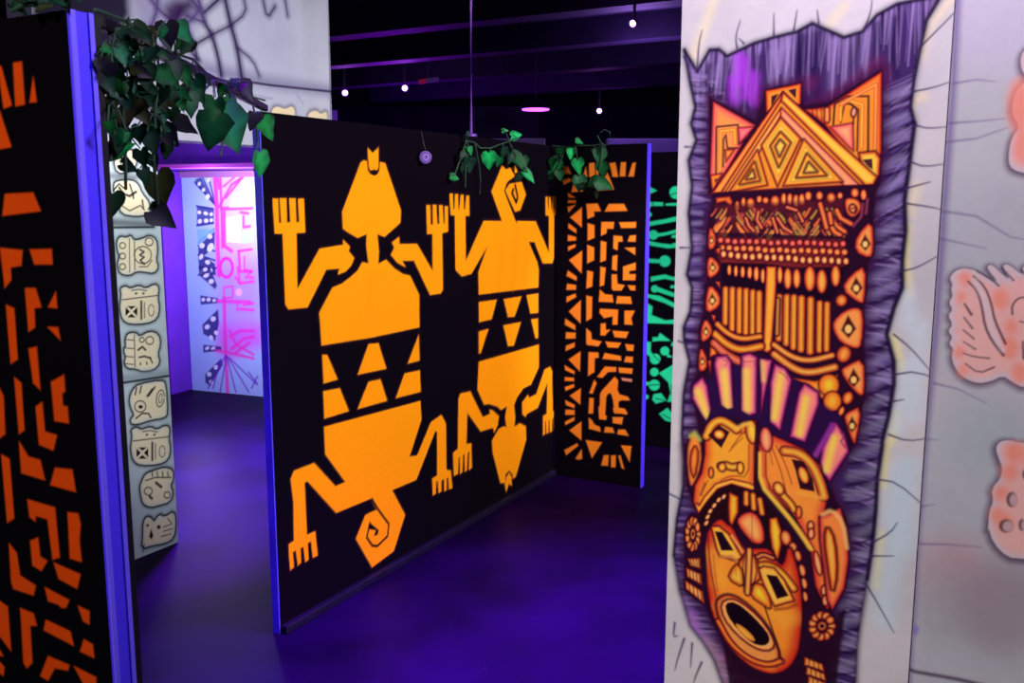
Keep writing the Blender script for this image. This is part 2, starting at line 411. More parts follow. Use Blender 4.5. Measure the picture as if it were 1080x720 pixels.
n = Vector((*W.n, 0)); d = Vector((*W.d, 0))
M_skirt = mat('dark_violet_skirting', (16, 8, 34), 0.5, 0.3, 0.3, 12)
box('skirting', A+n*0.001, d*(Lm-0.01), n*0.03, Z*0.035, M_skirt, T, 0.006)

# ------------------------------------------------------------------ narrow panel with the orange maze pattern, at right angles to it
C1 = at_z(675, 514.5, 0)
B2 = B+n*0.0
ang3 = math.degrees(math.atan2(C1.y-B2.y, C1.x-B2.x)); L3 = (C1-B2).length
s0 = Vector((math.cos(R(ang3)), math.sin(R(ang3)), 0))
W3 = Wall(B2+s0*0.012, ang3, L3-0.012, 2.0, (8, 3, 12), 0.8)
O3 = (244, 134, 34)
Q1 = lambda t: q(590, 150, 7.2, t); Q2 = lambda t: q(590, 245, 7.2, t); Q3 = lambda t: q(590, 340, 7.2, t); Q4 = lambda t: q(580, 430, 7.2, t)
maze = [Q1(t) for t in ('28,185 65,185 90,240 35,240', '25,290 70,270 95,290 35,320', '65,385 120,420 70,418', '65,440 125,442 125,460 65,460', '62,490 122,475 70,530',
 '170,495 170,645 82,570', '70,615 128,660 128,690 68,650', '180,255 200,185 212,262', '225,160 265,155 272,262 228,262', '275,190 290,190 300,262 285,262', '380,158 425,155 445,262 405,262',
 '468,152 505,152 500,258 458,258', '555,158 580,155 565,258 525,258', '365,230 415,358 285,365', '105,320 180,370 90,380', '205,468 290,465 315,522 262,525 265,560 215,580',
 '375,468 490,468 515,520 345,525', '320,605 415,605 410,655 360,655 355,690 318,700', '455,608 582,605 580,648 470,650')]
maze += [Q2(t) for t in ('215,-70 265,-55 265,40 215,62', '65,20 125,35 125,60 65,65', '65,110 120,90 122,110 68,138', '172,140 168,310 75,210', '65,290 130,335 130,365 55,330',
 '60,390 125,400 125,435 52,435', '55,490 120,465 128,490 55,530', '162,515 160,690 72,600', '45,655 120,705 120,740 42,700', '212,95 262,115 262,210 212,235',
 '212,290 255,300 248,410 205,425', '205,480 248,490 245,650 205,672', '318,-30 355,-12 355,5 318,25', '315,65 355,75 352,210 312,225', '312,260 350,270 338,400 308,410',
 '308,435 345,470 400,475 410,530 300,525', '310,580 445,588 440,700 405,700 405,635 340,650 305,610', '412,25 475,30 480,68 445,70 440,135 410,120', '405,180 440,172 435,290 400,280',
 '398,320 435,320 440,390 495,402 470,440 410,440 398,425', '440,485 540,488 550,542 432,538', '535,25 580,22 578,70 520,68', '498,118 575,115 575,170',
 '485,260 578,230 578,285 530,292 530,318 578,318 575,362 483,362', '520,402 575,405 575,440 540,438', '495,595 572,595 545,650 555,700 495,698')]
maze += [Q3(t) for t in ('50,75 122,78 122,120 48,122', '50,178 115,152 115,185 48,215', '160,220 155,370 70,280', '40,325 115,370 112,392 45,360', '42,415 110,420 110,445 42,442',
 '42,490 110,468 112,490 48,518', '162,500 158,622 80,555', '45,590 115,625 112,650 50,625', '48,662 115,665 115,700 45,700', '205,45 240,75 245,128 320,145 295,180 215,170 205,160',
 '315,10 350,5 352,55 385,55 345,98 312,95', '405,62 525,72 505,118 420,110', '350,145 468,155 445,192 368,188', '500,165 565,170 560,215 515,212',
 '222,225 295,228 298,265 268,270 265,375 218,405', '345,232 465,255 470,288 328,275', '505,258 558,262 555,305 492,298', '345,335 430,340 430,372 370,375 325,420 288,412',
 '450,342 555,350 550,388 455,380', '265,435 282,460 252,540 228,535', '228,572 260,575 255,690 222,690',
 '420,412 445,440 440,510 455,545 520,565 535,590 470,590 448,600 448,645 500,660 515,690 420,690 410,600 395,540 375,535 355,560 345,720 305,720 310,540 330,510')]
maze += [Q4(t) for t in ('115,105 185,70 185,95 118,130', '238,105 238,245 148,170', '110,320 205,270 215,285 125,358', '195,385 240,315 245,385 215,393', '295,75 320,95 335,125 378,145 385,180 298,158',
 '370,-10 415,-10 412,50 432,65 425,90 375,85', '420,145 475,150 490,190 412,185', '475,70 555,72 545,125 480,115', '480,0 560,5 588,40 580,50 485,30', '520,165 570,165 598,212 512,200',
 '272,245 395,262 320,380', '540,285 618,290 605,410', '410,360 445,358 440,440 390,435', '465,362 500,360 497,450 465,450', '520,365 535,360 565,465 545,455')]
for p in maze: W3.poly(p, (70, 28, 45), 2.2, 0.6)
for p in maze: W3.poly(p, O3, 0.8)
W3.poly(Q3('470,420 550,430 550,450 480,440'), (215, 140, 120), 0.9)
panel('maze_panel', W3, L3-0.012, 2.0, 0.05, 'narrow black panel with an orange maze pattern and triangle border, right of the lizard panel', 'end', (0, 0.95))

# ------------------------------------------------------------------ near left panel, parallel to it
N0 = at_z(70, 10, 2.0); N0.z = 0
WN = Wall(N0-ANG(D2)*1.3, D2, 1.3, 2.0, (3, 1, 4), 1.2)
r1 = lambda t: q(0, 50, 4, t); r2 = lambda t: q(0, 220, 4, t); r3 = lambda t: q(0, 390, 4, t); r4 = lambda t: q(0, 550, 4.24, t)
near = [r1(t) for t in ('-10,75 5,80 50,245 15,258', '55,65 92,60 105,240 65,248', '140,120 155,230 125,232', '-40,250 0,270 48,420 -60,440', '20,618 140,612 172,690 10,710')]
near += [r2(t) for t in ('0,165 95,175 90,240 45,248 48,300 20,335', '125,172 218,170 222,235 145,235', '105,335 150,335 175,415 145,420 148,500 120,520', '235,350 242,420 203,415', '25,405 60,420 75,635 45,655', '200,498 245,500 255,555')]
near += [r3(t) for t in ('120,-90 155,-98 170,85 140,55', '215,50 270,20 275,90 262,100 265,150 285,155 290,225 230,215', '60,30 90,55 103,255 80,270', '150,155 178,135 190,260 240,275 225,340 165,315', '-5,70 15,110 22,270 -10,295',
 '80,300 120,365 170,380 190,465 90,435', '232,412 305,420 320,515 212,485', '5,355 40,375 60,625 30,645', '115,545 232,580 252,790 222,800 200,630 150,615 150,640 125,620', '285,600 330,605 340,650 335,720 345,810 295,795')]
near += [r4(t) for t in ('135,85 170,70 180,155 212,175 185,220 145,195', '40,95 75,140 90,240 160,285 150,330 60,300 50,270', '240,182 360,235 345,300 262,255', '200,292 310,350 295,385 275,385 260,370 215,355', '348,375 400,400 400,460 372,445',
 '-20,340 35,380 50,580 -10,500', '90,385 150,410 165,465 135,465 145,630 120,655 105,630 95,450', '205,438 315,490 330,555 195,485', '375,525 415,548 422,610 358,580', '215,600 310,640 305,665 245,655 215,710 180,690', '330,645 430,695 430,740 370,720', '-20,540 15,600 -10,600', '-10,615 20,650 15,690 -10,670')]
# the part of the pattern left of the frame edge: rows of slanted blocks
for k in range(9):
    for c in range(3):
        x = -62-c*62; y = 70+k*72-c*4
        near += [[(x, y), (x+36, y-2), (x+36, y+12), (x+13, y+14), (x+15, y+42), (x+3, y+46)], [(x+23, y+22), (x+38, y+20), (x+40, y+52), (x+24, y+56)]]
for p in near: WN.poly(p, (205, 66, 6), 1.1)
panel('maze_panel', WN, 1.3, 2.0, 0.066, 'nearest black panel at the left edge with a red-orange maze pattern and broad blue edge', 'end', (0.0, 0.68), beads=False)
tN = [o for o in C.objects if o.name.startswith('maze_panel')][-1]
eN = [o for o in C.objects if o.name.startswith('edge_strip')][-1]
nN = Vector((*WN.n, 0)); dN = Vector((*WN.d, 0))
for f0 in (0.0, 0.54):
    box('edge_bead', N0+dN*0.006-nN*0.066*(f0+0.14), dN*0.004, nN*0.066*0.14, Z*2.0, M_bluehi, eN)

# ------------------------------------------------------------------ panel with green bones behind
G0 = at_z(684, 470, 0)
WG = Wall(G0-ANG(D2)*0.35, D2, 1.3, 2.0, (7, 3, 13), 1.0)
GR = (40, 222, 152)
t1 = lambda t: q(675, 180, 5.14, t); t2 = lambda t: q(675, 310, 4.5, t)
bones = [t1(t) for t in ('40,80 92,108 40,132', '48,168 125,172 125,190 60,192 44,215', '138,178 235,172 235,190 140,188', '40,278 140,262 240,235 240,265 40,302',
 '90,340 135,335 235,308 235,328 140,350 95,358', '175,348 235,345 235,370 170,362', '40,378 100,392 170,400 180,392 235,392 235,415 150,420 55,405', '30,475 105,480 105,500 30,498',
 '58,575 135,562 175,575 235,570 235,605 135,585 60,600', '95,630 150,650 235,680 235,700 145,672 95,655', '168,620 235,628 235,642 165,635', '30,665 110,690 170,715 130,715 30,682')]
bones += [t2(t) for t in ('30,0 90,8 200,60 200,85 95,30 30,10', '38,45 60,60 55,100 120,125 195,118 195,142 30,138', '95,185 145,222 85,222 60,225 60,205 85,205', '125,280 158,300 130,300', '150,230 195,220 195,258 148,245',
 '90,375 140,345 195,310 195,515 130,510 145,470 135,420 105,390', '20,415 60,420 60,440 20,430', '65,475 100,470 125,505 75,520 58,500', '90,568 130,540 160,575 155,608 120,600', '30,225 52,228 50,270 70,300 60,310 32,285')]
for p in bones: WG.poly(p, GR, 0.8)
for cx, cy, r in ((195, 118, 35), (52, 238, 12), (72, 348, 26), (135, 490, 31), (80, 640, 20)): WG.ell(675+cx/5.14, 180+cy/5.14, r/5.14, r/5.14, GR)
for cx, cy, r in ((72, 308, 25), (118, 270, 21), (68, 370, 20), (68, 432, 26), (30, 488, 11)): WG.ell(675+cx/4.5, 310+cy/4.5, r/4.5, r/4.5, GR)
for p in (t1('160,132 232,110'), t1('68,165 72,192'), t2('65,290 95,322'), t2('45,432 92,430'), t2('75,495 118,505'), t2('105,570 150,595'), t2('150,430 148,470 165,500')): WG.stroke(p, (12, 30, 30), 0.9)
panel('maze_panel', WG, 1.3, 2.0, 0.05, 'black panel with green bones standing behind the narrow maze panel', 'end', (0, 1))

# ------------------------------------------------------------------ white facade with the passage: painted pillar, header and pier
FA = at_z(147, 588, 0); FL = 1.52
facade = empty('mural_wall', FA+ANG(D1)*0.7, 'tall pale cracked wall with an open passage and a column of carved glyph faces', 'wall')
CR = (54, 34, 84)
# pillar
WP = Wall(FA, D1, 0.235, 1.97, (182, 196, 200), 0.75, u0=-0.35)
S1 = lambda t: q(110, 150, 4.5, t); S2 = lambda t: q(110, 300, 4.5, t); S3 = lambda t: q(110, 440, 4.5, t)
INK = (22, 20, 28); CREAM = (226, 214, 178)
WP.mottle((150, 170, 172), 14, 0.35, 3, 0.3)
def glyph(pts, it=1):
    p = smooth(pts, True, it)
    WP.poly(p, (60, 70, 74), 3.4, 0.85, 2.2); WP.poly(p, INK, 1.0, 1.0, 1.7)
    WP.shaded(p, (205, 206, 190), CREAM, 4, None, 1.0, 0.7)
def ink(pts, wd=1.0, op=0.92): WP.stroke(pts, INK, wd*1.35, 0.55, op)
def ring(c, r, wd=0.9):
    ink(ellp(c[0], c[1], r, r, 0, 12)+[ellp(c[0], c[1], r, r, 0, 12)[0]], wd)
WP.stroke(S1('35,160 150,165'), (80, 84, 88), 6, 3, 0.7); WP.stroke(S1('30,380 230,390'), (80, 84, 88), 8, 4, 0.8)
glyph(S1('45,85 75,55 100,35 135,40 150,60 150,110 115,140 60,145')); ink(S1('70,90 110,80 135,100')); ink(S1('90,65 112,75'))
glyph(S1('45,200 60,185 130,180 160,200 175,240 215,290 212,340 150,350 80,338 72,290 50,250'))
ink(S1('70,215 90,245 120,255 150,235'), 2.0); ink(S1('120,200 135,245 138,265'), 1.6); ink(S1('80,300 120,325 170,300 190,320'), 1.0); ink(S1('180,275 185,315'), 1.5)
ink(S1('30,405 235,402'), 1.6)
glyph(S1('60,470 75,448 105,455 125,443 138,468 180,460 215,443 245,462 250,510 243,560 255,592 235,620 190,612 150,610 120,630 75,622 63,580 75,540 63,510'))
for y in (490, 540, 590): ring(S1('86,%d' % y)[0], 3.2)
ink(S1('118,455 120,615'), .8); ink(S1('142,470 144,605'), .9); ring(S1('182,535')[0], 9.2); ring(S1('212,472')[0], 4.2); ink(S1('168,508 188,520 168,535 188,545 170,560 190,578'), 1.4)
ink(S1('225,560 205,590 165,590'), .8)
def facegl(K, dx, dy):
    Q = lambda t: [(x+dx/4.5, y+dy/4.5) for x, y in K(t)]
    glyph(Q('82,42 76,20 100,8 122,22 165,5 195,22 240,-2 258,15 250,60 260,110 250,160 205,182 120,186 86,165 74,110 80,70'))
    ink(Q('85,72 165,62 250,52'), .9); ink(Q('148,42 152,42'), 1.5); ink(Q('183,42 187,42'), 1.5); ink(Q('130,28 165,22 200,30'), .8)
    for t in ('100,106 100,150 121,128', '156,106 156,150 135,128', '108,102 150,102 128,118', '108,156 150,156 128,138'): WP.poly(Q(t), INK, 0.5)
    ink(Q('175,80 175,162'), 1.8); ink(Q('190,85 190,158'), .8); ink(ellp(*Q('222,122')[0], 3, 6), .7)
facegl(S2, 0, 0); facegl(S3, 52, 40)
glyph(S2('100,262 112,232 150,230 165,250 215,222 255,235 265,280 250,330 262,370 235,402 180,410 150,397 110,395 95,370 105,345 92,310 105,290'))
ring(S2('215,265')[0], 4.2); ring(S2('178,262')[0], 2.6); ink(S2('142,240 145,390'), .9)
for y in (260, 300, 340, 375): ink(S2('98,%d 138,%d' % (y, y+4)), .8)
ink(S2('160,310 180,295 195,310'), 1.6); ink(S2('165,345 190,340 220,350'), 1.4); ink(S2('170,372 172,380'), 1.2); ink(S2('200,368 202,378'), 1.2); ink(S2('215,345 228,372'), 1.2)
WP.stroke(S2('70,450 310,420'), (120, 140, 145), 9, 5, 0.7); ink(S2('75,468 310,432'), 1.7)
glyph(S2('135,500 160,475 270,455 290,470 298,610 285,630 220,640 160,660 130,660 125,640 145,620 125,580 120,540'))
ring(S2('170,578')[0], 6); WP.ell(*S2('172,580')[0], 2.4, 2, INK)
for t in ('152,490 146,522', '175,482 168,515', '240,485 205,530', '150,635 180,610 210,612 220,630'): ink(S2(t), 1.3)
WP.poly(S2('225,490 240,492 212,532 196,530'), INK, 0.7, .8); ink(ellp(*S2('265,540')[0], 4, 9, 8), .9); ink(ellp(*S2('266,540')[0], 1.6, 5, 8), .7)
glyph(S3('180,300 195,270 230,255 285,238 325,250 325,300 310,320 325,360 310,400 260,415 220,425 185,410 175,370 170,330'))
ring(S3('298,368')[0], 3.4); ring(S3('208,350')[0], 4.2); ink(S3('195,300 240,285 315,285'), 1.0); ink(S3('245,310 270,330'), 2); ink(S3('215,375 225,385'), 2)
for x in (225, 250, 275, 300): ink(S3('%d,258 %d,280' % (x, x+3)), 1.0)
glyph(S3('185,500 200,470 225,480 235,500 260,460 285,475 330,445 338,500 330,570 290,595 230,605 180,620 185,560'))
WP.ell(*S3('205,512')[0], 1.5, 1.5, INK); WP.ell(*S3('258,520')[0], 2, 2.2, INK); WP.poly(S3('222,528 232,560 224,580 212,565'), INK, .7)
for t in ('280,520 320,505', '280,540 322,528', '270,565 315,552', '300,480 318,500', '190,600 180,640'): ink(S3(t), .8)
WP.build('pillar_face', M_paint, facade, 0.001)
n1 = Vector((*WP.n, 0)); d1 = ANG(D1)
box('pillar', FA-n1*0.16-d1*0.35, d1*0.585, n1*0.16, Z*1.97, M_white, facade)
# header above the passage
WH = Wall(FA-d1*0.0, D1, FL, 3.4, (176, 180, 196), 1.0, u0=-0.35, z0=1.97)
x7 = lambda t: q(100, 0, 3, t)
WH.mottle((140, 140, 170), 5, 0.45, 5, 0.25); WH.mottle((215, 214, 215), 7, 0.35, 8, 0.3)
WH.poly(x7('-200,-60 105,-40 112,50 60,150 -60,170 -200,170'), (18, 6, 40), 9, 0.97)  # shade on the header's upper left put into its colour
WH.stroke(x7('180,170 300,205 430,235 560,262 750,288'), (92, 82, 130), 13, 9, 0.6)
for t, wd in (('325,-10 345,70 370,110 390,180 400,240', 3), ('410,-10 430,80 450,150 465,250', 3.2), ('270,30 235,110 215,150 225,200', 2.6), ('255,90 300,70 330,30', 2), ('290,80 320,150 322,230', 2.2),
              ('170,-10 210,40 240,60', 2.4), ('530,-10 545,60 570,20', 1.4), ('600,-10 610,50', 1.2), ('345,70 290,50', 1.6), ('200,-10 190,60 160,110 150,160', 2.4), ('370,110 300,150 250,170', 1.6), ('235,110 290,150 330,190', 1.6), ('450,150 500,190 520,240', 1.0), ('300,-10 330,30', 3), ('470,-10 480,40 430,80', 1.2), ('400,-10 345,40', 2.4), ('430,80 370,110', 1.2)):
    WH.stroke(smooth(x7(t), False), CR, wd*2+3, 3.4, 0.62); WH.stroke(smooth(x7(t), False), (30, 14, 54), wd*0.9, 0.9, 0.9)
WH.poly(x7('110,-30 330,-30 350,60 300,120 200,160 140,120'), (108, 92, 150), 14, 0.5)  # dimmer left part of the header, its shade painted in as lilac
WH.poly(x7('220,20 250,0 300,-5 315,25 280,60 250,95 230,70'), (46, 14, 66), 8, 0.92)
WH.stroke(x7('430,250 560,270 750,290'), (34, 18, 60), 2.2, 1.0, 0.95); WH.stroke(x7('430,290 560,312'), (120, 112, 150), 2, 1.5, .5)
WH.stroke(x7('738,-20 746,380'), (50, 36, 80), 1.4, 0.8, 0.9); WH.stroke(x7('640,300 660,330'), CR, .8, .7, .5)
for t in ('555,372 562,342 580,336 600,346 625,334 634,352 630,385', '672,388 676,356 700,348 715,362 732,350 736,372 732,395'):
    WH.poly(smooth(x7(t)), (60, 40, 60), 3, .7, 2); WH.poly(smooth(x7(t)), (228, 210, 170), .8)
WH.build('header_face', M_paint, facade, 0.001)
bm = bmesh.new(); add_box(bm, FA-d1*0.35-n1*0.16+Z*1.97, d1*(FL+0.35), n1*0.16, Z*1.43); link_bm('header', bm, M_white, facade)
WR = Wall(FA+d1*1.18, D1, FL-1.18, 1.97, (178, 184, 192), 3.0)
WR.mottle((150, 150, 175), 9, 0.4, 4, .3)
def at_uv(Wl, u, v): return proj((*(Wl.A+Wl.d*u), v))
for k in range(3):
    for c in range(1):
        cx, cy = at_uv(WR, 0.17+0.26*c, 1.6-0.42*k); gp = smooth([(cx-18, cy-12), (cx-4, cy-18), (cx+12, cy-13), (cx+16, cy+8), (cx+4, cy+18), (cx-15, cy+12)])
        WR.poly(gp, INK, 1.5, .9, 1.6); WR.poly(gp, CREAM, .8); WR.stroke([(cx-8, cy-4), (cx+4, cy-8), (cx+7, cy+6), (cx-4, cy+7)], INK, 1.6)
WR.build('pier_face', M_paint, facade, 0.001)
box('pier', FA+d1*1.18-n1*0.16, d1*(FL-1.18), n1*0.16, Z*1.97, M_white, facade)

# ------------------------------------------------------------------ bright blue and pink panel in its violet niche at the end of the passage
K0 = at_z(203, 411, 0)
WD = Wall(K0, D2+6, 1.5, 1.93, (166, 206, 250), 0.6)
v1 = lambda t: q(180, 150, 5.14, t); v2 = lambda t: q(180, 280, 4.8, t)
DKB = (38, 20, 120); PK = (236, 60, 200); WHT = (226, 240, 255)
WD.poly(v1('225,170 460,170 460,700 235,720'), (205, 170, 250), 12, .8)
WD.poly(v2('230,0 460,-20 460,400 250,380'), (190, 140, 246), 14, .7)
WD.poly(v2('235,300 460,300 460,400 300,480 240,440'), (214, 96, 226), 9, .8)
for t in ('245,345 130,215', '245,345 170,185', '240,330 205,185', '230,360 140,345', '232,438 142,452', '235,470 150,545', '240,590 150,560', '240,640 150,610', '250,680 150,720'): WD.stroke(v1(t), DKB, 1.8, .6, .9)
for t in ('245,345 135,230 135,200 165,190', '235,360 142,345 142,452 232,438'): WD.poly(v1(t), DKB, .8, .85)
for t in ('150,560 240,480 238,560 200,600 150,640', '150,640 190,620 240,660 245,720 160,720'): WD.poly(v1(t), DKB, .8, .9)
for t in ('240,470 142,470 150,560 240,480', ): WD.poly(v1(t), (120, 190, 236), 1, .8)
for x, y, rx, ry in ((155, 380, 11, 10), (190, 385, 13, 10), (220, 390, 9, 10), (158, 428, 11, 13), (192, 425, 12, 12), (220, 422, 9, 10), (155, 225, 9, 12), (200, 295, 12, 15), (178, 258, 9, 11), (205, 205, 8, 14),
                     (170, 560, 14, 15), (212, 510, 14, 14), (215, 570, 16, 26), (165, 620, 10, 16), (200, 650, 14, 12), (170, 700, 12, 20), (215, 700, 10, 18)):
    WD.ell(180+x/5.14, 150+y/5.14, rx/5.14, ry/5.14, WHT, 25, .5)
for t in ('140,0 200,10 235,100 225,120 145,50', '150,150 240,165 240,190 152,198', '160,300 240,220 245,290 225,380 165,345', '165,400 255,410 258,430 165,440', '175,550 255,470 265,500 200,610 175,590'): WD.poly(v2(t), DKB, .8, .9)
for x, y, rx, ry in ((180, 50, 16, 10), (205, 80, 14, 12), (175, 20, 12, 10), (165, 172, 10, 9), (192, 172, 11, 10), (220, 176, 9, 8), (185, 310, 14, 12), (215, 270, 14, 13), (230, 340, 10, 12), (205, 365, 10, 14), (185, 418, 12, 8), (215, 418, 12, 7),
                     (195, 550, 12, 12), (230, 515, 12, 12), (205, 590, 10, 12)):
    WD.ell(180+x/4.8, 280+y/4.8, rx/4.8, ry/4.8, WHT, -30, .5)
# pink branches, rays and square signs
for t, wd in (('240,190 250,350 255,560 262,720', 5), ('270,190 275,360 280,570', 3), ('262,350 330,230 390,190', 3), ('275,360 440,355', 4), ('300,300 380,200', 2.6), ('262,250 255,190', 3), ('285,240 345,190', 2.2), ('290,380 290,560 330,590', 4), ('380,380 420,385', 3),
              ('395,400 395,460 430,455', 2.6), ('365,590 440,580', 2.6), ('370,600 375,700 440,700', 3.2), ('400,620 400,700', 2)): WD.stroke(v1(t), PK, wd, .8, .9)
WD.poly(v1('300,410 380,400 385,545 305,540'), (224, 244, 250), 1.2); WD.poly(v1('390,480 450,470 450,540 390,550'), (180, 220, 250), 1); WD.poly(v1('345,280 440,265 440,345 320,350'), (220, 236, 255), 2)
WD.stroke(ellp(180+302/5.14, 150+680/5.14, 6.5, 10)+[(180+302/5.14+6.5, 150+680/5.14)], PK, 3.4, .8)
for t, wd in (('270,110 315,105 315,160 270,165 270,110', 2), ('270,165 278,440 288,640', 4.4), ('230,430 290,440 420,470', 3), ('240,180 400,185', 4), ('330,60 350,90 420,80', 3), ('340,180 335,230', 2), ('345,220 420,225', 3), ('370,200 420,190', 2.4), ('300,360 350,330 420,330', 3), ('310,420 370,370 420,360', 3), ('330,440 400,390', 3), ('300,330 330,400 420,450', 2.6), ('340,10 350,90', 3), ('380,20 410,30 380,60 420,60', 2.5)): WD.stroke(v2(t), PK, wd, .9, .85)
for t in ('278,455 190,620', '282,460 250,640', '284,460 330,640', '288,460 395,640', '300,470 435,600', '250,480 215,620', '395,540 440,600', '410,620 440,560'): WD.stroke(v2(t), (110, 36, 200), 1.6, .7, .85)
WD.ell(180+345/4.8, 280+135/4.8, 3.5, 4, (255, 190, 210), 0, 1.5)
niche = empty('mural_panel', K0+ANG(D2+6)*0.7, 'bright blue-white panel with dark rays and pink signs at the end of the violet passage', 'wall panel')
nD = Vector((*WD.n, 0)); dD = ANG(D2+6)
WD.build('mural_face', M_paint, niche, 0.0)
box('board', K0-nD*0.05, dD*1.5, nD*0.0485, Z*1.93, M_violet, niche)
# jamb, trim and lintel around it
frame = empty('niche_frame', K0-dD*0.15+nD*0.25, 'violet wooden surround of the bright panel, side post and overhanging lintel', 'frame')
box('side_post', K0-dD*0.17-nD*0.05, dD*0.165, nD*0.30, Z*1.935, M_violet, frame, 0.008)
box('post_trim', K0-dD*0.19+nD*0.25, dD*0.07, nD*0.03, Z*1.935, M_violet, frame, 0.006)
box('lintel', K0-dD*0.32-nD*0.05+Z*1.94, dD*1.9, nD*0.62, Z*0.46, M_violet, frame, 0.01)
box('lintel_lip', K0-dD*0.32+nD*0.57+Z*1.935, dD*1.9, nD*0.02, Z*0.035, mat('pink_violet_lip', (214, 90, 236), 0.5, 0.3), frame, 0.004)
box('panel_trim', K0-dD*0.0+nD*0.002+Z*1.88, dD*1.5, nD*0.03, Z*0.055, mat('pinkish_trim', (150, 100, 160), 0.5, 0.3), frame, 0.006)
# low black return wall between the pillar and the niche

# ------------------------------------------------------------------ near wall on the right: torn hole with the carved idol, airbrushed
T0 = Vector((0.335, 1.9, 0)); TL = 0.488
WT = Wall(T0, D2, TL, 2.7, (208, 200, 198), 0.85)
w1 = lambda t: q(720, 60, 4.5, t); w2 = lambda t: q(820, 60, 4.5, t); w3 = lambda t: q(720, 190, 6, t); w4 = lambda t: q(820, 190, 6, t)
w5 = lambda t: q(715, 290, 6, t); w6 = lambda t: q(820, 290, 6, t); w7 = lambda t: q(705, 370, 6.545, t); w8 = lambda t: q(810, 370, 6, t)
w9 = lambda t: q(705, 440, 6, t); w10 = lambda t: q(800, 440, 6, t); w11 = lambda t: q(705, 530, 6, t); w12 = lambda t: q(790, 540, 4, t); w13 = lambda t: q(700, 600, 6, t)
p1 = lambda t: q(700, 0, 2.842, t); p2 = lambda t: q(700, 240, 2.842, t); p3 = lambda t: q(700, 470, 2.842, t)
rng = random.Random(4)
Yc, Oc, Rc, Pc, Dk = (255, 204, 66), (255, 146, 44), (236, 92, 48), (250, 112, 98), (40, 10, 34)
PU, PUD, PUL = (64, 40, 92), (26, 10, 48), (170, 142, 192)
# weathered white wall with warm patches, cracks and streaks
WT.mottle((178, 174, 178), 16, 0.5, 11, 0.2); WT.mottle((224, 214, 206), 22, 0.4, 12, 0.35)
for t in ('90,165 130,60 150,0', '500,70 540,20', '770,170 790,90 860,0', '745,300 780,290', '730,420 735,330', '735,640 760,560'): WT.stroke(p1(t), (236, 218, 168), 9, 8, .7)
for t in ('720,60 735,200', '690,330 715,420', '680,640 700,560', '730,0 725,60'): WT.stroke(p2(t), (234, 222, 150), 9, 5, .8)
for t in ('660,120 668,0', '655,260 640,420'): WT.stroke(p3(t), (226, 214, 140), 7, 5, .8)
for t in ('740,300 730,200', '700,600 735,420', '750,560 770,300'): WT.stroke(p2(t), (206, 216, 220), 16, 10, .8)
for t in ('690,200 730,60', '660,520 700,240', '720,80 720,300'): WT.stroke(p3(t), (196, 212, 216), 22, 12, .8)
hole = p1('62,150 100,215 138,150 165,148 190,168 270,130 330,112 400,95 445,70 490,90 540,112 595,95 640,45 700,12 832,-14 788,60 770,140 750,240 740,320 752,370 738,480 722,600 725,690')
hole += p2('715,100 715,180 690,240 668,320 690,400 690,470 675,560 655,640') + p3('655,0 640,100 635,200 625,300 610,400 590,520 580,600 575,720 180,720 150,640 120,590 80,540 48,430 30,330 40,220 60,120 62,40')
hole += p2('55,620 60,500 78,400 62,340 60,300 80,250 85,180 70,140 85,60') + p1('75,640 85,560 75,480 98,420 82,370 95,320 80,250')
WT.poly(hole, PUD, 5, 0.55, 3); WT.poly(hole, PU, 1.3)
hl = hole+[hole[0]]; WT.clip(hole, 1.5)
idol = w1('125,190 345,300 395,160 440,140') + w2('110,125 125,230 250,210 495,55 500,420 490,600 470,640') + w4('610,240 615,470 575,520 565,720') + w6('550,190 550,470 560,520') + w8('615,45 618,300 600,345 560,585 520,640') + w10('575,220 450,420 490,520 560,640 570,760') + w12('425,90 425,210 405,320 350,420 370,540 330,640 320,720') + w13('560,700 450,620 380,480 300,330 250,210 240,100') + w11('235,660 100,560 100,340 100,180 190,60') + w9('160,560 110,420 100,180 150,90 200,130') + w7('150,240 190,170 200,0') + w5('130,620 130,330 160,240 165,60') + w3('150,640 145,480 155,290 190,110') + w1('120,650')
# folds of the torn edge running into the hole
def lerp(a, b, t): return (a[0]+(b[0]-a[0])*t, a[1]+(b[1]-a[1])*t)
cxy = (820, 370)
for i in range(len(hl)-1):
    a, b = hl[i], hl[i+1]; n_seg = max(2, int(math.dist(a, b)/2.0))
    if max(a[1], b[1]) > 735: continue
    for k in range(n_seg):
        p = lerp(a, b, (k+rng.random())/n_seg)
        top = p[1] < 75
        if top: g = (p[0]+rng.uniform(-7, 3), p[1]+rng.uniform(30, 75))
        else:
            sx = 1 if p[0] < 800 else -1
            g = (p[0]+sx*rng.uniform(12, 42), p[1]+rng.uniform(-5, 5)-(6 if sx < 0 else -2))
            if p[0] > 900 and p[1] < 220: g = (p[0]-rng.uniform(15, 40), p[1]+rng.uniform(8, 30))
        c = rng.choice([PUL, PUL, PU, PUD, PUD, (126, 96, 168)])
        if top and rng.random() < .5: c = (176, 148, 202)
        WT.stroke([p, lerp(p, g, .5), g], c, rng.uniform(1.8, 5.0), 1.5, rng.uniform(.3, .7), (rng.uniform(.5, 1), .2))
for x, y0, y1, wd in ((748, 70, 105, 8), (768, 66, 108, 5), (786, 62, 112, 6), (801, 60, 118, 7), (846, 40, 112, 12), (862, 36, 110, 10), (905, 40, 92, 6), (925, 25, 95, 8), (944, 20, 80, 6)): WT.stroke([(x, y0), (x-3, (y0+y1)/2), (x+1, y1)], (30, 12, 62), wd, 5, .75)
for x, y0, y1, wd in ((758, 72, 96, 6), (777, 70, 100, 7), (816, 56, 92, 10), (830, 50, 92, 12), (878, 44, 92, 11), (892, 42, 86, 9), (914, 36, 80, 7)): WT.stroke([(x, y0), (x-1, y1)], (160, 134, 186), wd, 6, .55, (.8, .3))
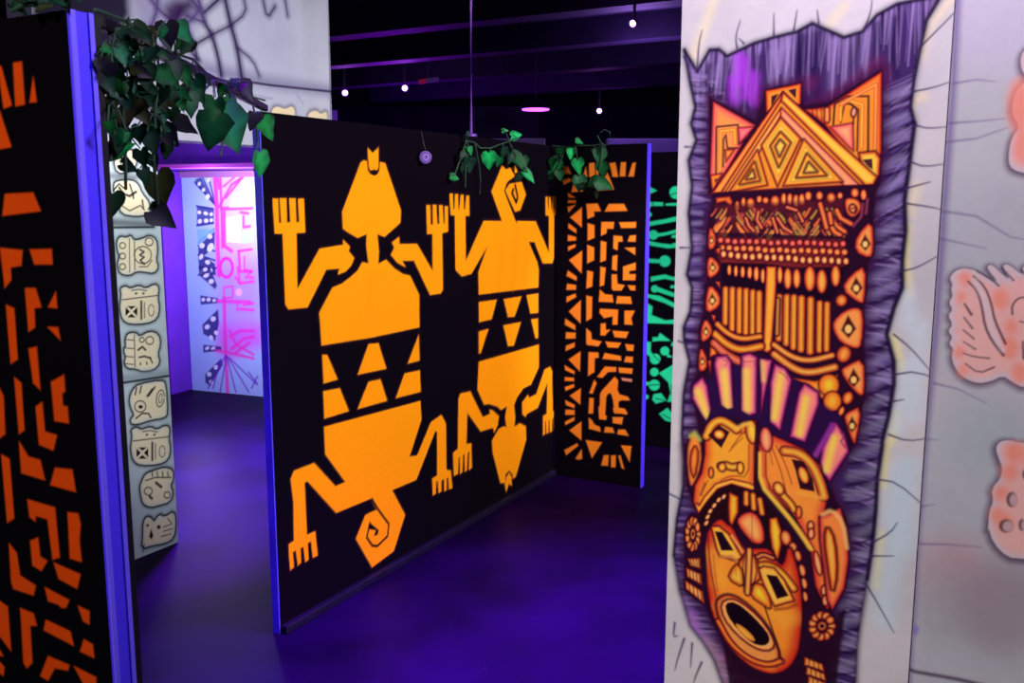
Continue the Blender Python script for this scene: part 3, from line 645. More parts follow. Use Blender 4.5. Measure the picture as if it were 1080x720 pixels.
for x, y, h in ((773, 100, 26), (785, 88, 40), (795, 98, 30), (778, 75, 34)): WT.stroke([(x, y-h*.6), (x+1, y+h*.3)], (178, 60, 220), 9, 7, .75)
for t in ('300,290 440,250', '640,190 560,260 430,330', '640,300 660,220'): WT.stroke(p1(t), (128, 30, 90), 12, 10, .5)
# pillowy folds down the right-hand side
for i, y in enumerate(range(100, 700, 23)):
    xr = 945-(y-100)*0.066; yy = y+rng.uniform(-4, 4)
    WT.stroke([(xr-22, yy+8), (xr-6, yy+4), (xr+10, yy-4)], (150, 136, 176) if y < 420 else (128, 122, 144), 9, 5, .55)
    WT.stroke([(xr-26, yy+17), (xr-4, yy+14), (xr+14, yy+6)], PUD, 2.6, 1.8, .8)
for i, y in enumerate(range(80, 470, 13)):
    xl = 736-(y-80)*0.03
    WT.stroke([(xl-7, y), (xl+8, y+rng.uniform(-2, 2))], (160, 138, 186), 4.5, 2.5, .5); WT.stroke([(xl-9, y+6), (xl+9, y+6.5)], PUD, 1.4, 1, .6)
for t in ('40,300 100,480', '150,330 240,470', '100,200 150,330'): WT.stroke(w13(t), (150, 110, 180), 14, 8, .6)
WT.stroke(w13('170,300 200,430 230,450'), (168, 110, 184), 14, 7, .7); WT.stroke(w13('270,480 330,560 380,720'), (170, 130, 150), 16, 9, .75); WT.stroke(w13('420,560 500,660 590,720'), (196, 70, 150), 12, 7, .75)
WT.clip()
WT.stroke(hl, PUD, 4.0, 3.0, .6); WT.stroke(hl[:20], PUD, 3.0, 1.2, .85); WT.stroke(hl[19:36], PUD, 4.6, 1.8, .9); WT.stroke(hl[44:], PUD, 2.6, 1.2, .8)
# cracks from the torn edge
for K, t in ((p1, '100,215 105,130 115,90'), (p1, '220,145 215,110 230,60'), (p1, '240,130 225,115'), (p1, '330,105 330,40'), (p1, '390,90 400,30'), (p1, '465,70 460,30'), (p1, '600,90 620,40 625,0'), (p1, '770,140 800,110 860,50 900,5'), (p1, '745,275 810,262 860,245'), (p1, '755,375 790,385 850,380'),
             (p1, '740,485 780,500 850,490'), (p1, '725,565 780,550 800,545'), (p1, '730,610 800,620 840,630'), (p1, '60,170 75,195'), (p1, '65,440 85,440'), (p2, '715,130 760,120 830,80'), (p2, '690,320 740,360 800,430'), (p2, '690,440 760,430 850,470'), (p2, '690,520 720,515'), (p2, '675,620 730,640 800,630'),
             (p3, '640,100 700,110 780,180'), (p3, '625,290 680,260 700,230'), (p3, '620,330 690,330'), (p3, '610,420 640,470 690,560'), (p3, '10,140 50,160 90,190'), (p2, '50,60 90,60'), (p2, '45,340 70,350'), (w13, '70,340 60,430 90,420'), (w13, '130,440 90,560 70,640'), (w13, '180,470 170,620'), (w13, '240,590 200,680 190,720')):
    WT.stroke(smooth(K(t), False), (84, 58, 112), 2.2, 1.4, .7, (1.3, .4)); WT.stroke(smooth(K(t), False), PUD, .9, .7, .8, (1.4, .3))
# dark ground behind the idol
WT.poly(idol, (60, 16, 58), 7, .85, 5); WT.poly(idol, Dk, 2.0, .96, 0)
S = WT.shaded
def dline(p, wd=1.3, op=.9, c=Dk): WT.stroke(p, c, wd*1.3, .7, op)
def bar(p, wd, edge=Rc, core=Yc, ol=True):
    """airbrushed rounded bar"""
    if ol: WT.stroke(p, Dk, wd+3.0, .9, .95)
    WT.stroke(p, [v*f for v, f in zip(edge, (.86, .66, .8))], wd, .9); WT.stroke(p, core, wd*.42, wd*.26, .9)
def blob(c, rx, ry, rot=0, edge=Rc, core=Yc, wpx=None): S(ellp(c[0], c[1], rx, ry, rot, 16), edge, core, wpx or min(rx, ry)*.9, Dk, 1.0)
# -- crown: side wings
S(w1('145,212 345,325 290,400 150,640 130,560'), Pc, (255, 150, 74), 8, Dk)
dline(w1('158,560 160,332 262,322 266,415 300,390'), 1.7); bar(w1('176,540 180,352 246,346 248,412'), 3.6, Oc, Yc, False); dline(w1('192,520 194,390 205,370 212,432 262,432'), 1.6)
S(w1('262,335 340,330 285,395 268,410'), Pc, (255, 128, 130), 5, Dk, .6); S(w1('200,440 248,438 205,500'), Rc, Yc, 5, Dk, .6)
S(w1('132,562 188,552 160,605 142,642'), Rc, Oc, 3, Dk, .8); S(w1('150,580 172,575 155,600'), Dk, (96, 40, 60), 2)
S(w2('494,70 492,450 440,605 225,320 130,250 235,238'), Rc, Oc, 6, Dk)
for x in (165, 185, 207): dline(w2('%d,245 %d,300' % (x, x+4)), 1.2, .7)
bar(w2('235,250 235,300'), 5, Rc, (255, 178, 84)); dline(w2('265,320 272,222 330,188 432,186 430,445'), 2.0); dline(w2('360,320 362,235 345,222 318,225 300,310'), 1.7); bar(w2('398,430 402,226 330,205 300,235 298,300'), 4.0, Oc, Yc, False); dline(w2('378,445 384,250 345,222'), 1.7); bar(w2('462,440 468,130 300,225'), 4.2, (246, 112, 66), (255, 178, 66), False)
S(w2('250,332 358,312 362,448 330,420'), (255, 120, 104), (255, 176, 110), 7, Dk, .8); S(ellp(*w2('362,262')[0], 2.5, 5, 10), (190, 80, 80), (240, 170, 130), 2, Dk)
S(w2('385,455 465,447 488,480 482,560 450,602 415,604'), Rc, Yc, 5, Dk); S(w2('402,488 450,482 452,535 430,520'), Dk, (110, 40, 50), 4)
# -- back block and pyramid
S(p1('306,272 412,250 410,312 308,336'), Rc, Oc, 4, Dk); S(p1('322,288 345,280 322,320'), Dk, (80, 30, 50), 3); S(p1('372,270 398,264 396,296'), Dk, (80, 30, 50), 3)
S(p1('357,276 632,540 598,556 140,582'), Rc, Oc, 5, Dk)
S(p1('357,276 352,300 172,577 145,580'), Rc, (255, 168, 66), 3.4, Dk, 1.0); S(p1('357,276 640,530 628,553 604,555 352,302'), Rc, Yc, 4.0, Dk, 1.0)
S(p1('350,326 356,338 216,575 184,577'), (255, 120, 72), (255, 182, 82), 2.6, Dk, .9); S(p1('352,322 588,556 542,558 350,350'), Pc, (255, 160, 104), 3, Dk, .9)
dia = [(823.5, 124), (844.4, 146), (820, 196.5), (803, 153)]; lt = [(798.9, 157.8), (809.5, 195), (769, 202.5)]; rt_ = [(847.8, 146.5), (889, 191.5), (826, 196)]
for P, fs in ((dia, (1, .5, .24)), (lt, (1, .52, .22)), (rt_, (1, .5, .22))):
    S(P, Oc, Yc, 4.5, Dk, 1.2)
    for f in fs[1:]: S(shrink(P, f), Oc if f > .3 else (200, 190, 90), Yc, 3, (96, 22, 30), 1.9)
    WT.stroke(shrink(P, .75)+[shrink(P, .75)[0]], (190, 60, 40), 1.4, 1.0, .55)
dline(w1('150,650 300,640 540,625'), 2.6); dline(w2('90,625 300,615 450,612'), 2.6)
# -- beads and feather fringe under the crown
S(w3('208,110 300,100 318,140 300,165 270,135 212,148'), (200, 60, 50), Oc, 4, Dk)
for x, y, rx, ry in ((345, 170, 15, 40), (385, 140, 15, 32), (430, 147, 26, 36), (485, 120, 18, 24), (525, 128, 20, 22), (585, 132, 29, 36), (645, 122, 20, 36), (690, 120, 20, 32)): blob(w3('%d,%d' % (x, y))[0], rx/6, ry/6, 0, Rc, (255, 168, 70))
for x, y, rx, ry in ((40, 118, 18, 38), (78, 120, 18, 38), (118, 132, 22, 42), (155, 122, 22, 38), (195, 100, 22, 30), (266, 98, 22, 28), (340, 112, 28, 34), (396, 98, 18, 22), (490, 80, 26, 30), (545, 92, 20, 34)): blob(w4('%d,%d' % (x, y))[0], rx/6, ry/6, 0, Rc, (255, 168, 80))
WT.poly([(753, 216), (890, 210), (889, 246), (756, 247)], (92, 24, 36), 3, .75)
for i in range(190):
    x = rng.uniform(754, 888); y = rng.uniform(219, 244); l = rng.uniform(5, 11); sgn = -1 if (x-755) % 44 < 22 else 1
    c = rng.choice([(238, 104, 52), (226, 90, 70), (196, 150, 60), (250, 140, 60), (122, 34, 52), Dk])
    WT.stroke([(x, y), (x+sgn*l*.3, y+l*.5), (x+sgn*l*.7, y+l)], c, rng.uniform(1.6, 3.4), .8, .85, (.6, 1))
for t in ('690,170 730,200 760,260', '570,240 590,300 600,330', '600,240 640,300 690,330', '480,200 470,250 500,300', '400,240 420,290 450,320', '660,170 720,190'): bar(w3(t), 3.2, (220, 70, 52), (250, 150, 86))
for t in ('430,110 500,115 530,150 525,195 480,240 440,215 425,160',): S(smooth(w4(t)), Rc, (255, 156, 70), 4, Dk, 1.2)
blob(w4('478,180')[0], 4, 5, -20, (190, 60, 50), (255, 170, 90)); WT.stroke(w4('470,180 495,170 490,200'), Dk, 1.4, .7)
for t in ('375,190 400,240 465,275', '345,245 375,290 425,325', '345,300 365,330 395,345', '270,150 290,220 310,300', '330,210 340,270'): bar(w4(t), 4.6, Rc, (255, 150, 66))
for t in ('540,150 530,230 480,290', '570,120 560,210'): WT.stroke(w4(t), (150, 60, 84), 2.5, 1.2, .8)
dline(w3('200,345 460,350 720,365'), 4, .85); dline(w4('0,362 200,362 440,372'), 3.6, .85)
# -- gums and upper teeth
WT.poly([(757, 251), (889, 253), (892, 279), (758, 272)], (150, 44, 36), 2, .9)
WT.poly([(760, 272), (890, 279), (890, 284), (760, 278)], (140, 40, 34), 2.5, .8)
for i in range(18):
    f = i/17; x = 760+f*129
    for r, (y0, y1, rx, ry) in enumerate(((254.0, 257.5, 3.3, 3.4), (261.5, 266.0, 3.6, 3.6), (268.5, 276.0, 3.3, 4.0))):
        y = y0+(y1-y0)*f+rng.uniform(-.8, .8)
        blob((x+r*1.6, y), rx, ry, 0, (214, 78, 60) if r == 0 else (226, 100, 56), ((250, 126, 96), (255, 170, 82), (255, 206, 112))[r])
WT.poly(w3('245,520 520,525 720,560') + w4('0,560 400,545 440,540 390,680 330,770') + w6('330,160 60,140 0,110') + w5('540,130 400,95 285,75'), (24, 6, 26), 1.4, .95)
for x, y, rx, ry in ((295, 568, 13, 34), (337, 575, 13, 36), (380, 580, 15, 36), (424, 585, 16, 38), (466, 592, 18, 46), (508, 605, 16, 46), (612, 610, 22, 48), (662, 628, 26, 60), (712, 610, 20, 50)): blob(w3('%d,%d' % (x, y))[0], rx/6, ry/6, 0, Rc, (255, 180, 80))
for x, y, rx, ry in ((15, 600, 19, 54), (65, 622, 26, 68), (122, 622, 25, 62), (205, 622, 36, 80), (280, 640, 34, 76), (368, 605, 30, 68)): blob(w4('%d,%d' % (x, y))[0], rx/6, ry/6, 0, Rc, (255, 182, 72))
# -- lower teeth
WT.poly(w5('285,90 540,110 545,390 400,380 300,310'), (90, 24, 30), 1.2); WT.poly(w6('-10,130 330,175 330,500 200,500 0,420'), (90, 24, 30), 1.2)
for x, y0, y1 in ((302, 90, 300), (345, 92, 340), (390, 95, 355), (432, 100, 365), (474, 108, 372), (514, 115, 360)): bar([w5('%d,%d' % (x, y0))[0], w5('%d,%d' % (x-2, y1))[0]], 6.4, (236, 104, 30), (255, 180, 60))
for x, y0, y1 in ((12, 140, 400), (60, 140, 430), (105, 142, 455), (152, 148, 470), (210, 155, 485), (268, 178, 475), (314, 185, 470)): bar([w6('%d,%d' % (x, y0))[0], w6('%d,%d' % (x-4, y1))[0]], 7.2 if x < 240 else 6.4, (232, 96, 30), (255, 184, 60))
bar([(833-12.5, 316), (832-12.5, 352)], 4, (170, 90, 50), (226, 160, 70))
S(w3('530,545 592,545') + w5('622,60 592,470 570,490 540,480 556,40'), Rc, (255, 176, 56), 3.6, Dk, 1.3)
# -- lips
for t, wd, cc in (('230,430 300,500 385,545', 8, (250, 130, 100)), ('235,372 310,440 400,478 525,450', 7.5, (255, 184, 60)), ('250,310 310,368 400,408 520,388', 5.5, (255, 178, 66))): bar(smooth(w5(t), False, 2), wd, (226, 100, 30), cc)
S(w8('150,170 300,190 440,150 440,220 400,280 340,300 260,215'), Oc, (255, 178, 54), 7, Dk)
for t, wd in (('-20,500 100,592 200,622 362,582', 7.5), ('-22,440 90,520 200,545 345,508', 6.0)): bar(smooth(w6(t), False, 2), wd, (228, 104, 34), (255, 190, 80))
blob(w8('385,215')[0], 11, 11.5, 0, Oc, (255, 216, 50), 11); blob(w8('408,318')[0], 9.5, 10.5, 0, Oc, (255, 190, 50), 9)
# -- studs down both sides
for K, t in ((w3, '175,285 213,360 205,425 165,445 160,370'), (w3, '175,475 235,532 230,585 160,630 153,520'), (w5, '200,52 270,130 265,200 182,245 175,150'), (w5, '175,268 222,340 205,395 148,430 145,340'), (w5, '145,448 187,530 180,600 133,612 130,530'),
             (w4, '600,245 610,440 585,497 488,450 500,350'), (w4, '560,535 552,770 520,780 402,690 465,595'), (w6, '500,200 545,235 535,440 500,470 400,430 352,350 352,290 420,225'), (w6, '548,520 552,740 528,770 455,700 400,610 420,580'), (w8, '597,345 557,580 540,587 482,430 490,392')):
    P = smooth(K(t)); S(P, (240, 92, 56), (255, 160, 76), 5, Dk, 1.3)
    cx = sum(p[0] for p in P)/len(P); cy = sum(p[1] for p in P)/len(P); r = math.sqrt((max(p[0] for p in P)-min(p[0] for p in P))*(max(p[1] for p in P)-min(p[1] for p in P)))
    WT.poly([(cx-r*.02, cy-r*.36), (cx+r*.22, cy+r*.04), (cx, cy+r*.32), (cx-r*.22, cy+r*.08)], (84, 18, 26), 1.4); WT.ell(cx-r*.01, cy+r*.05, r*.1, r*.12, (255, 206, 110), 0, 1.0)
for c, rx, ry in ((w6('405,160')[0], 6, 6.4), (w6('420,500')[0], 7.5, 9), (w8('505,297')[0], 5.5, 7), (w8('465,380')[0], 3, 5)): blob(c, rx, ry, 20, (226, 90, 40), (255, 170, 66))
for t in ('200,450 230,450 235,480', '205,640 235,640 240,690', '205,440 240,420 235,470'): S(w3(t), (190, 60, 40), (240, 110, 60), 2, Dk, .8)
S(w5('210,250 240,255 230,300'), (190, 60, 40), (240, 110, 60), 2, Dk, .8); S(w5('205,450 235,470 250,500 200,520'), (200, 80, 40), Oc, 3, Dk, .8); S(w5('190,540 210,540 205,630'), (190, 60, 40), (240, 110, 60), 2, Dk, .8)
# -- plumes of the lower mask
PM = (196, 60, 150)
WT.poly(w7('300,180 330,100 700,90') + w8('110,120 300,300 440,400 480,470') + w10('360,330 180,190') + w7('640,520 420,440 280,520 150,330'), (44, 14, 66), 3, .8)
for K, t, st in ((w7, '235,180 170,235 165,330 262,482 292,400 268,240', '205,280 262,440'), (w7, '330,38 400,30 432,75 447,392 410,400 362,370 315,90', '385,150 405,380'), (w7, '505,30 560,14 612,42 606,430 560,445 503,410', '540,140 545,400'),
                 (w7, '630,50 716,62 665,300 640,432 640,250', '650,80 655,200'), (w8, '42,80 112,112 150,182 78,505 15,452 15,200', '80,160 40,420'), (w8, '230,206 320,262 322,332 235,577 138,542 195,262', '240,300 200,520'), (w10, '490,32 545,110 572,215 450,405 385,322 405,190', '480,130 430,330')):
    P = K(t); S(P, PM, (255, 140, 120), 5, (44, 10, 60), 1.5)
    WT.clip(P); WT.stroke(K(st), (255, 216, 76), 6.5 if K is not w7 or '650' not in st else 2, 4.2, .95); WT.clip()
for t in ('520,75 600,70 595,100', '380,60 410,75 395,100'): dline(w7(t), .8, .7, (160, 50, 60))
for t in ('70,130 110,160 130,190', ): dline(w8(t), 1.0, .7, (160, 50, 60))
WT.stroke(w10('360,240 420,140 470,50'), (176, 60, 170), 5, 2.5, .7); dline(w10('520,90 540,130 520,150 545,190'), 1.2, .8, (120, 30, 80))
# -- jaguar head: left half, right half
S(smooth(w9('165,92 205,150 215,290 160,440 128,425 113,220 138,118')), (196, 120, 70), Oc, 4, Dk); S(smooth(w9('168,165 196,230 165,400 136,330 138,230')), (200, 70, 40), (255, 150, 50), 4, Dk, .8)
WT.stroke(w9('140,120 165,100 195,140'), (196, 196, 90), 4, 2.5, .8)
left = w9('232,140 255,55 330,2 395,25 445,65 480,45 552,20 560,130 545,462 505,450 400,418 315,450 245,530 190,605 158,540 168,430 212,350 232,230')
S(left, (246, 104, 48), (255, 168, 48), 11, Dk, 1.6)
right = p3('285,-5 290,110 340,160 395,215 440,310 455,420 490,492 502,470 492,350 472,240 490,160 470,60 420,10 375,-10 330,-30 300,-20')
S(right, (240, 84, 56), (255, 148, 54), 11, Dk, 1.6)
S(w9('165,540 190,605 245,530 310,452 400,420 505,452 545,462 545,435 510,415 400,392 300,420 230,500 195,560'), Oc, (255, 200, 70), 2.6, Dk, .7)   # upper lip, left
WT.stroke(smooth(w10('5,230 10,420 130,560 230,680 330,830'), False), (255, 196, 66), 4.4, 1.6, .95); dline(smooth(w10('45,230 48,420 160,545 270,690 350,830'), False), 1.2, .8)   # upper lip, right
bar(smooth(w9('240,120 270,45 330,12 390,45 430,75'), False, 2), 7.5, Oc, (255, 206, 60)); S(w9('320,48 388,92 335,195 250,112'), (60, 16, 26), Dk, 5); blob(w9('322,108')[0], 6, 5, 20, Oc, (255, 216, 90))
bar(smooth(w10('165,212 255,222 335,290 385,390 415,500'), False, 2), 9, (244, 120, 50), (255, 198, 62)); S(w10('208,262 288,280 345,395 356,470 262,452 236,340'), (60, 14, 26), Dk, 6); blob(w10('284,365')[0], 5.0, 9.5, -22, Oc, (255, 200, 76))
WT.stroke(w10('250,480 320,490 400,510'), (255, 170, 60), 4, 2.5, .8)
for t, wd in (('400,190 450,120 480,95', 1.2), ('385,215 430,165 470,130', 1), ('510,170 508,380 400,365 330,400', 1.2), ('540,180 540,420', 1), ('455,100 500,90 520,140', 1.2), ('230,420 205,490', 2.4), ('250,400 225,450', 1.2), ('185,540 195,548', 2)): dline(smooth(w9(t), False), wd, .7, (150, 40, 30))
bar(smooth(w9('330,308 365,300 400,318 445,308'), False, 2), 6.5, (240, 130, 40), (255, 214, 60)); blob(w9('455,320')[0], 3.4, 6, 0, Oc, Yc); blob(w9('340,315')[0], 4, 4.6, 0, Oc, Yc); blob(w9('270,350')[0], 2.4, 5.4, 0, (220, 100, 60), Oc)
blob(w9('528,92')[0], 6.2, 12.5, -8, (244, 140, 50), (255, 214, 66)); blob(w9('618,140')[0], 6.5, 13, -6, (240, 110, 84), (255, 176, 110)); WT.stroke(w9('430,75 480,45 520,40'), (255, 190, 70), 4, 2, .9)
dline(w9('564,40 556,200 552,470'), 3.6, .95); dline(smooth(w10('85,190 140,330 175,470'), False), 1.2, .7, (150, 40, 30)); dline(smooth(w10('110,180 170,290 210,420'), False), 1.2, .7, (150, 40, 30)); dline(smooth(w10('70,210 90,300'), False), 1, .6, (150, 40, 30))
bar(smooth(w10('130,445 150,490 205,545 225,585'), False, 2), 6.5, (240, 120, 40), (255, 206, 60)); blob(w10('128,450')[0], 5, 7, -30, Oc, (255, 214, 90)); blob(w10('255,600')[0], 3, 6, 0, (230, 100, 50), Oc)
for K, t in ((w10, '330,690'), (w12, '262,90'), (w12, '290,215'), (w12, '318,330'), (w12, '322,372')): blob(K(t)[0], 3.4, 5.6 if t != '290,215' else 13, -12 if t == '290,215' else 0, (226, 90, 50), (255, 186, 110))
S(w12('298,20 350,0 385,-20 412,80 420,200 402,320 352,412 330,370 318,260 300,120'), (236, 80, 70), (255, 140, 60), 6, Dk, 1.5); S(smooth(w12('330,55 362,115 372,260 352,350 335,240 318,110')), (250, 120, 40), (255, 186, 70), 4, (90, 20, 26), 2.2); WT.stroke(smooth(w12('310,10 350,-10 395,40 412,150'), False), (255, 190, 110), 4, 2, .8)
# -- open jaws
mouth = w9('190,640 225,560 300,470 400,428 510,462 548,472 575,470 640,560 720,650') + w11('720,120 800,260') + w12('200,180 240,300 245,390 215,400 130,200') + w11('660,280 560,290 430,150 250,220 215,200')
WT.poly(mouth, (36, 8, 16), 1.6)
for t in ('350,502', '318,522', '290,558', '264,594', '248,630', '240,668'): blob(w9(t)[0], 2.1, 3.4, 35, (220, 130, 50), (255, 210, 120))
S(w9('385,472 442,502 442,600 400,690 383,650 380,560'), (236, 110, 30), (255, 196, 50), 5, Dk)
for a, b in ((w9('492,480 492,545'), 5.4), (w9('535,492 540,575'), 5.6), (w9('578,520 592,605'), 5.4)): bar(a, b, (230, 100, 30), (255, 190, 60))
S(smooth(w11('430,110 470,70 520,55 570,85 605,170 606,255 540,262 460,170')), (246, 100, 60), (255, 176, 90), 8, Dk, 1.5); dline(w11('528,70 530,250'), 1.0, .6, (170, 50, 30))
S(w11('640,100 685,92 716,180 714,270 690,372 655,280 640,180'), (240, 120, 24), (255, 206, 56), 5, Dk)
for x, y, rx, ry in ((155, 108, 5.5, 8), (185, 148, 4.2, 5.5), (205, 184, 4, 6), (224, 245, 3.6, 6.5), (232, 300, 3.4, 6), (236, 355, 3, 5.5)): blob(w12('%d,%d' % (x, y))[0], rx, ry, -15, (224, 96, 36), (255, 170, 90))
# -- face in the jaws
face = w11('262,150 330,95 372,140 400,150 450,230 500,290 560,290 640,290 690,380 730,400') + p3('375,290 400,360 412,430 415,500') + w13('862,480 835,560 800,615 740,655 660,662 560,622 470,552 400,472 345,380 305,270 280,150 272,40') + p3('128,340 125,290')
WT.poly([(762, 676), (772, 740), (880, 740), (892, 640), (845, 690)], Dk, 2, .96)
face = smooth(face)
S(face, (222, 58, 36), (255, 146, 42), 16, Dk, 2); WT.clip(face)
WT.stroke(w11('270,330 330,470 320,500'), (255, 176, 54), 14, 9, .6); WT.stroke(w12('110,430 150,460 180,440'), (255, 170, 54), 14, 9, .7); WT.stroke(smooth(p3('160,480 200,570 260,640 320,660'), False), (255, 150, 44), 8, 5, .8)
WT.clip()
dline(smooth(w11('250,190 262,400 300,590'), False), 1.4, .8, (140, 24, 40)); dline(smooth(w11('285,330 300,480 310,560'), False), 1.0, .5, (160, 40, 30))
S(w11('272,152 320,148 382,200 465,345 432,368 325,335 305,290'), (250, 130, 36), (255, 190, 66), 3, Dk, 1.3); S(w11('292,180 340,184 414,302 334,302'), (50, 14, 20), (24, 6, 22), 4)
WT.stroke(w11('320,345 400,340 440,375'), (210, 130, 66), 3, 1.6, .9); dline(w11('430,180 470,270 500,300'), 3.5, .9); WT.stroke(w11('400,210 450,280 465,310'), (255, 170, 90), 2.6, 1.3, .8)
bar(smooth(w11('560,345 600,325 660,350'), False), 4, (180, 70, 40), (236, 150, 80)); bar(smooth(w11('575,400 640,395 720,445 790,540'), False, 2), 7.5, (244, 130, 30), (255, 206, 66))
S(w12('38,240 62,228 105,235 148,285 190,372 108,396 72,330'), (248, 120, 40), (255, 190, 70), 3, Dk, 1.2); S(w12('72,262 118,268 168,352 118,366'), (50, 14, 20), (24, 6, 22), 4); WT.stroke(w12('110,410 160,405 200,390'), (150, 40, 30), 3, 2, .8)
S(w11('505,290 560,360 582,480 530,520 470,520 440,390'), (240, 110, 40), (255, 160, 60), 5, Dk, 1.2); S(smooth(w11('435,382 475,440 478,540 375,482 400,420')), (244, 150, 40), (255, 220, 70), 8, Dk, 1.2)
S(smooth(w11('520,530 555,508 605,525 645,610 650,680 590,640 525,595')), (250, 140, 40), (255, 224, 50), 9, Dk, 1.2); bar(w11('512,300 508,420 500,570'), 5, (236, 120, 40), (255, 196, 90)); dline(w11('478,330 470,430 478,560'), 1.3, .8); dline(w11('545,330 560,430 530,560'), 1.3, .8); WT.stroke(w11('425,420 430,470'), (200, 90, 30), 1.2, .8, .8)
# mouth of the face
S(smooth(w13('328,205 370,168 420,160 490,190 600,285 690,410 742,560 690,600 600,590 490,530 400,420 345,300')), (214, 80, 30), (246, 150, 70), 4, Dk, 1.8)
S(smooth(w13('360,215 420,185 490,210 600,300 680,410 705,490 650,520 560,490 460,410 380,310')), (240, 130, 60), (250, 176, 90), 2.4, Dk, 1.4)
S(smooth(w13('386,215 455,205 560,290 655,395 676,452 640,488 560,472 468,385 400,290')), (36, 8, 18), (18, 4, 18), 4); S(smooth(w13('448,338 500,362 560,415 584,458 540,450 480,400')), (226, 130, 40), (255, 190, 70), 4)
bar(smooth(w13('345,330 420,470 540,570 660,610 745,580'), False, 2), 4.6, (232, 80, 34), (255, 150, 50)); dline(smooth(w13('640,240 700,420 748,580'), False), 1.6, .85); dline(smooth(w13('490,560 600,620 720,620'), False), 1.2, .6, (150, 30, 30))
# -- ear ornaments
def rosette(c, rx, ry):
    WT.poly(ellp(c[0], c[1], rx*1.15, ry*1.15), Dk, 1.2)
    for k in range(11):
        a = 2*math.pi*k/11; blob((c[0]+rx*.68*math.cos(a), c[1]+ry*.68*math.sin(a)), rx*.3, ry*.25, 0, (216, 84, 30), (255, 170, 84))
    blob(c, rx*.34, ry*.3, 0, (190, 80, 30), (250, 170, 80)); WT.ell(c[0], c[1], rx*.16, ry*.14, Dk)
rosette(w11('155,198')[0], 8.6, 20); rosette(w12('308,480')[0], 15, 17)
for t in ('120,352 200,348 206,420 140,400', '112,410 206,450 212,522 118,468', '106,490 216,560 228,640 110,545'):
    P = w11(t); S(P, (210, 90, 30), (255, 170, 84), 3, Dk, 1.4)
    for f in (.22, .45, .68, .88): dline([lerp(P[0], P[1], f), lerp(P[3], P[2], f)], 1.0, .8)
for k in range(4):
    P = w12('%d,%d %d,%d %d,%d %d,%d' % (235+k*8, 610+k*40, 310+k*8, 640+k*40, 318+k*8, 672+k*40, 232+k*8, 645+k*40)); S(P, (206, 90, 30), (248, 160, 70), 3, Dk, 1.2)
    for f in (.25, .5, .75): dline([lerp(P[0], P[1], f), lerp(P[3], P[2], f)], 1.0, .8)
tw = empty('mural_wall', T0+ANG(D2)*0.25, 'pale cracked wall nearest on the right with an airbrushed orange idol in a torn purple hole', 'wall')
WT.build('mural_face', M_paint, tw, 0.0)
nT = Vector((*WT.n, 0)); dT = ANG(D2)
box('wall_body', T0-nT*0.25, dT*TL, nT*0.2485, Z*2.7, M_white, tw)

# ------------------------------------------------------------------ its neighbour to the right with pink glyph heads
G1 = T0+dT*(TL+0.002)
AG = D2-7
WG2 = Wall(G1, AG, 0.75, 2.7, (190, 188, 188), 1.0)
y0_ = lambda t: q(920, 0, 4.5, t); y1_ = lambda t: q(980, 260, 4.5, t); y2_ = lambda t: q(900, 400, 4.5, t); y3_ = lambda t: q(900, 540, 4, t)
WG2.mottle((160, 166, 176), 11, .5, 21, .2); WG2.mottle((196, 176, 182), 17, .4, 22, .4)
for x, y, r, c in ((1050, 20, 60, (200, 190, 204)), (1040, 460, 45, (168, 176, 180)), (1005, 600, 34, (184, 140, 142)), (1000, 640, 40, (164, 158, 160)), (1060, 640, 50, (150, 130, 140))): WG2.ell(x, y, r, r, c, 0, 30, .7)
WG2.stroke([(1012, -40), (1005, 100), (996, 220), (988, 340), (975, 470), (966, 580), (957, 730)], (96, 56, 132), 7, 6, .75)
for t in ('1005,88 1030,84 1050,86', '1000,130 1030,128 1060,125', '996,150 1030,146 1064,134', '990,222 1030,228 1066,250 1090,254', '985,250 1040,262', '985,404 1010,410 1040,425', '972,462 990,464', '965,535 985,532', '960,573 1000,574 1036,577'): WG2.stroke([tuple(map(float, a.split(','))) for a in t.split()], (112, 84, 132), 2.0, 1.6, .7, (1.3, .3))
WG2.stroke([(935, 696), (965, 708), (1010, 716), (1090, 735)], (60, 24, 60), 4, 2, .85); WG2.ell(966, 664, 3, 5, (110, 50, 200), 0, 2.5, .5)
PKG, SAL, OLK = (226, 190, 188), (246, 140, 112), (44, 26, 48)
def pglyph(pts, it=1, shadow=3):
    P = smooth(pts, True, it)
    WG2.poly([(x-1, y+2) for x, y in P], (84, 50, 82), 5, .8, shadow); WG2.poly(P, OLK, 1.5, .85, .8); WG2.shaded(P, (214, 192, 196), (236, 178, 168), 9, None, 1, 1)
def pin(t, K, wd=1.6, op=.85): WG2.stroke(smooth(K(t), False), OLK, wd, .9, op, (.7, 1))
pglyph(y0_('760,210 715,240 700,290 715,350 760,380 840,380 840,210')); pglyph(y0_('740,370 690,420 668,470 662,540 700,600 662,650 645,730 650,790 690,815 750,825 900,830 900,380'))
WG2.ell(1076, 112, 14, 30, SAL, 0, 9, .8); WG2.ell(1078, 155, 10, 16, SAL, 0, 7, .7)
gB = y1_('95,150 120,115 165,100 230,115 285,150 330,172 275,105 280,88 300,85 345,130 385,160 350,100 355,84 380,85 430,125 450,130 440,100 460,86 500,95 560,130 620,110 690,150 700,300 690,430 620,560 520,650 450,672 390,640 350,612 290,640 230,650 160,622 118,570 105,520 115,485 92,460 112,430 88,400 112,370 88,325 112,300 92,265 112,235 103,200 112,180')
pglyph(gB)
for x, y, r in ((340, 250, 40), (390, 380, 30), (380, 480, 45), (430, 600, 40), (170, 150, 26), (150, 240, 20), (140, 500, 24), (160, 590, 24), (520, 300, 50)): WG2.ell(980+x/4.5, 260+y/4.5, r/4.5, r/4.5*1.2, SAL, 0, 6, .75)
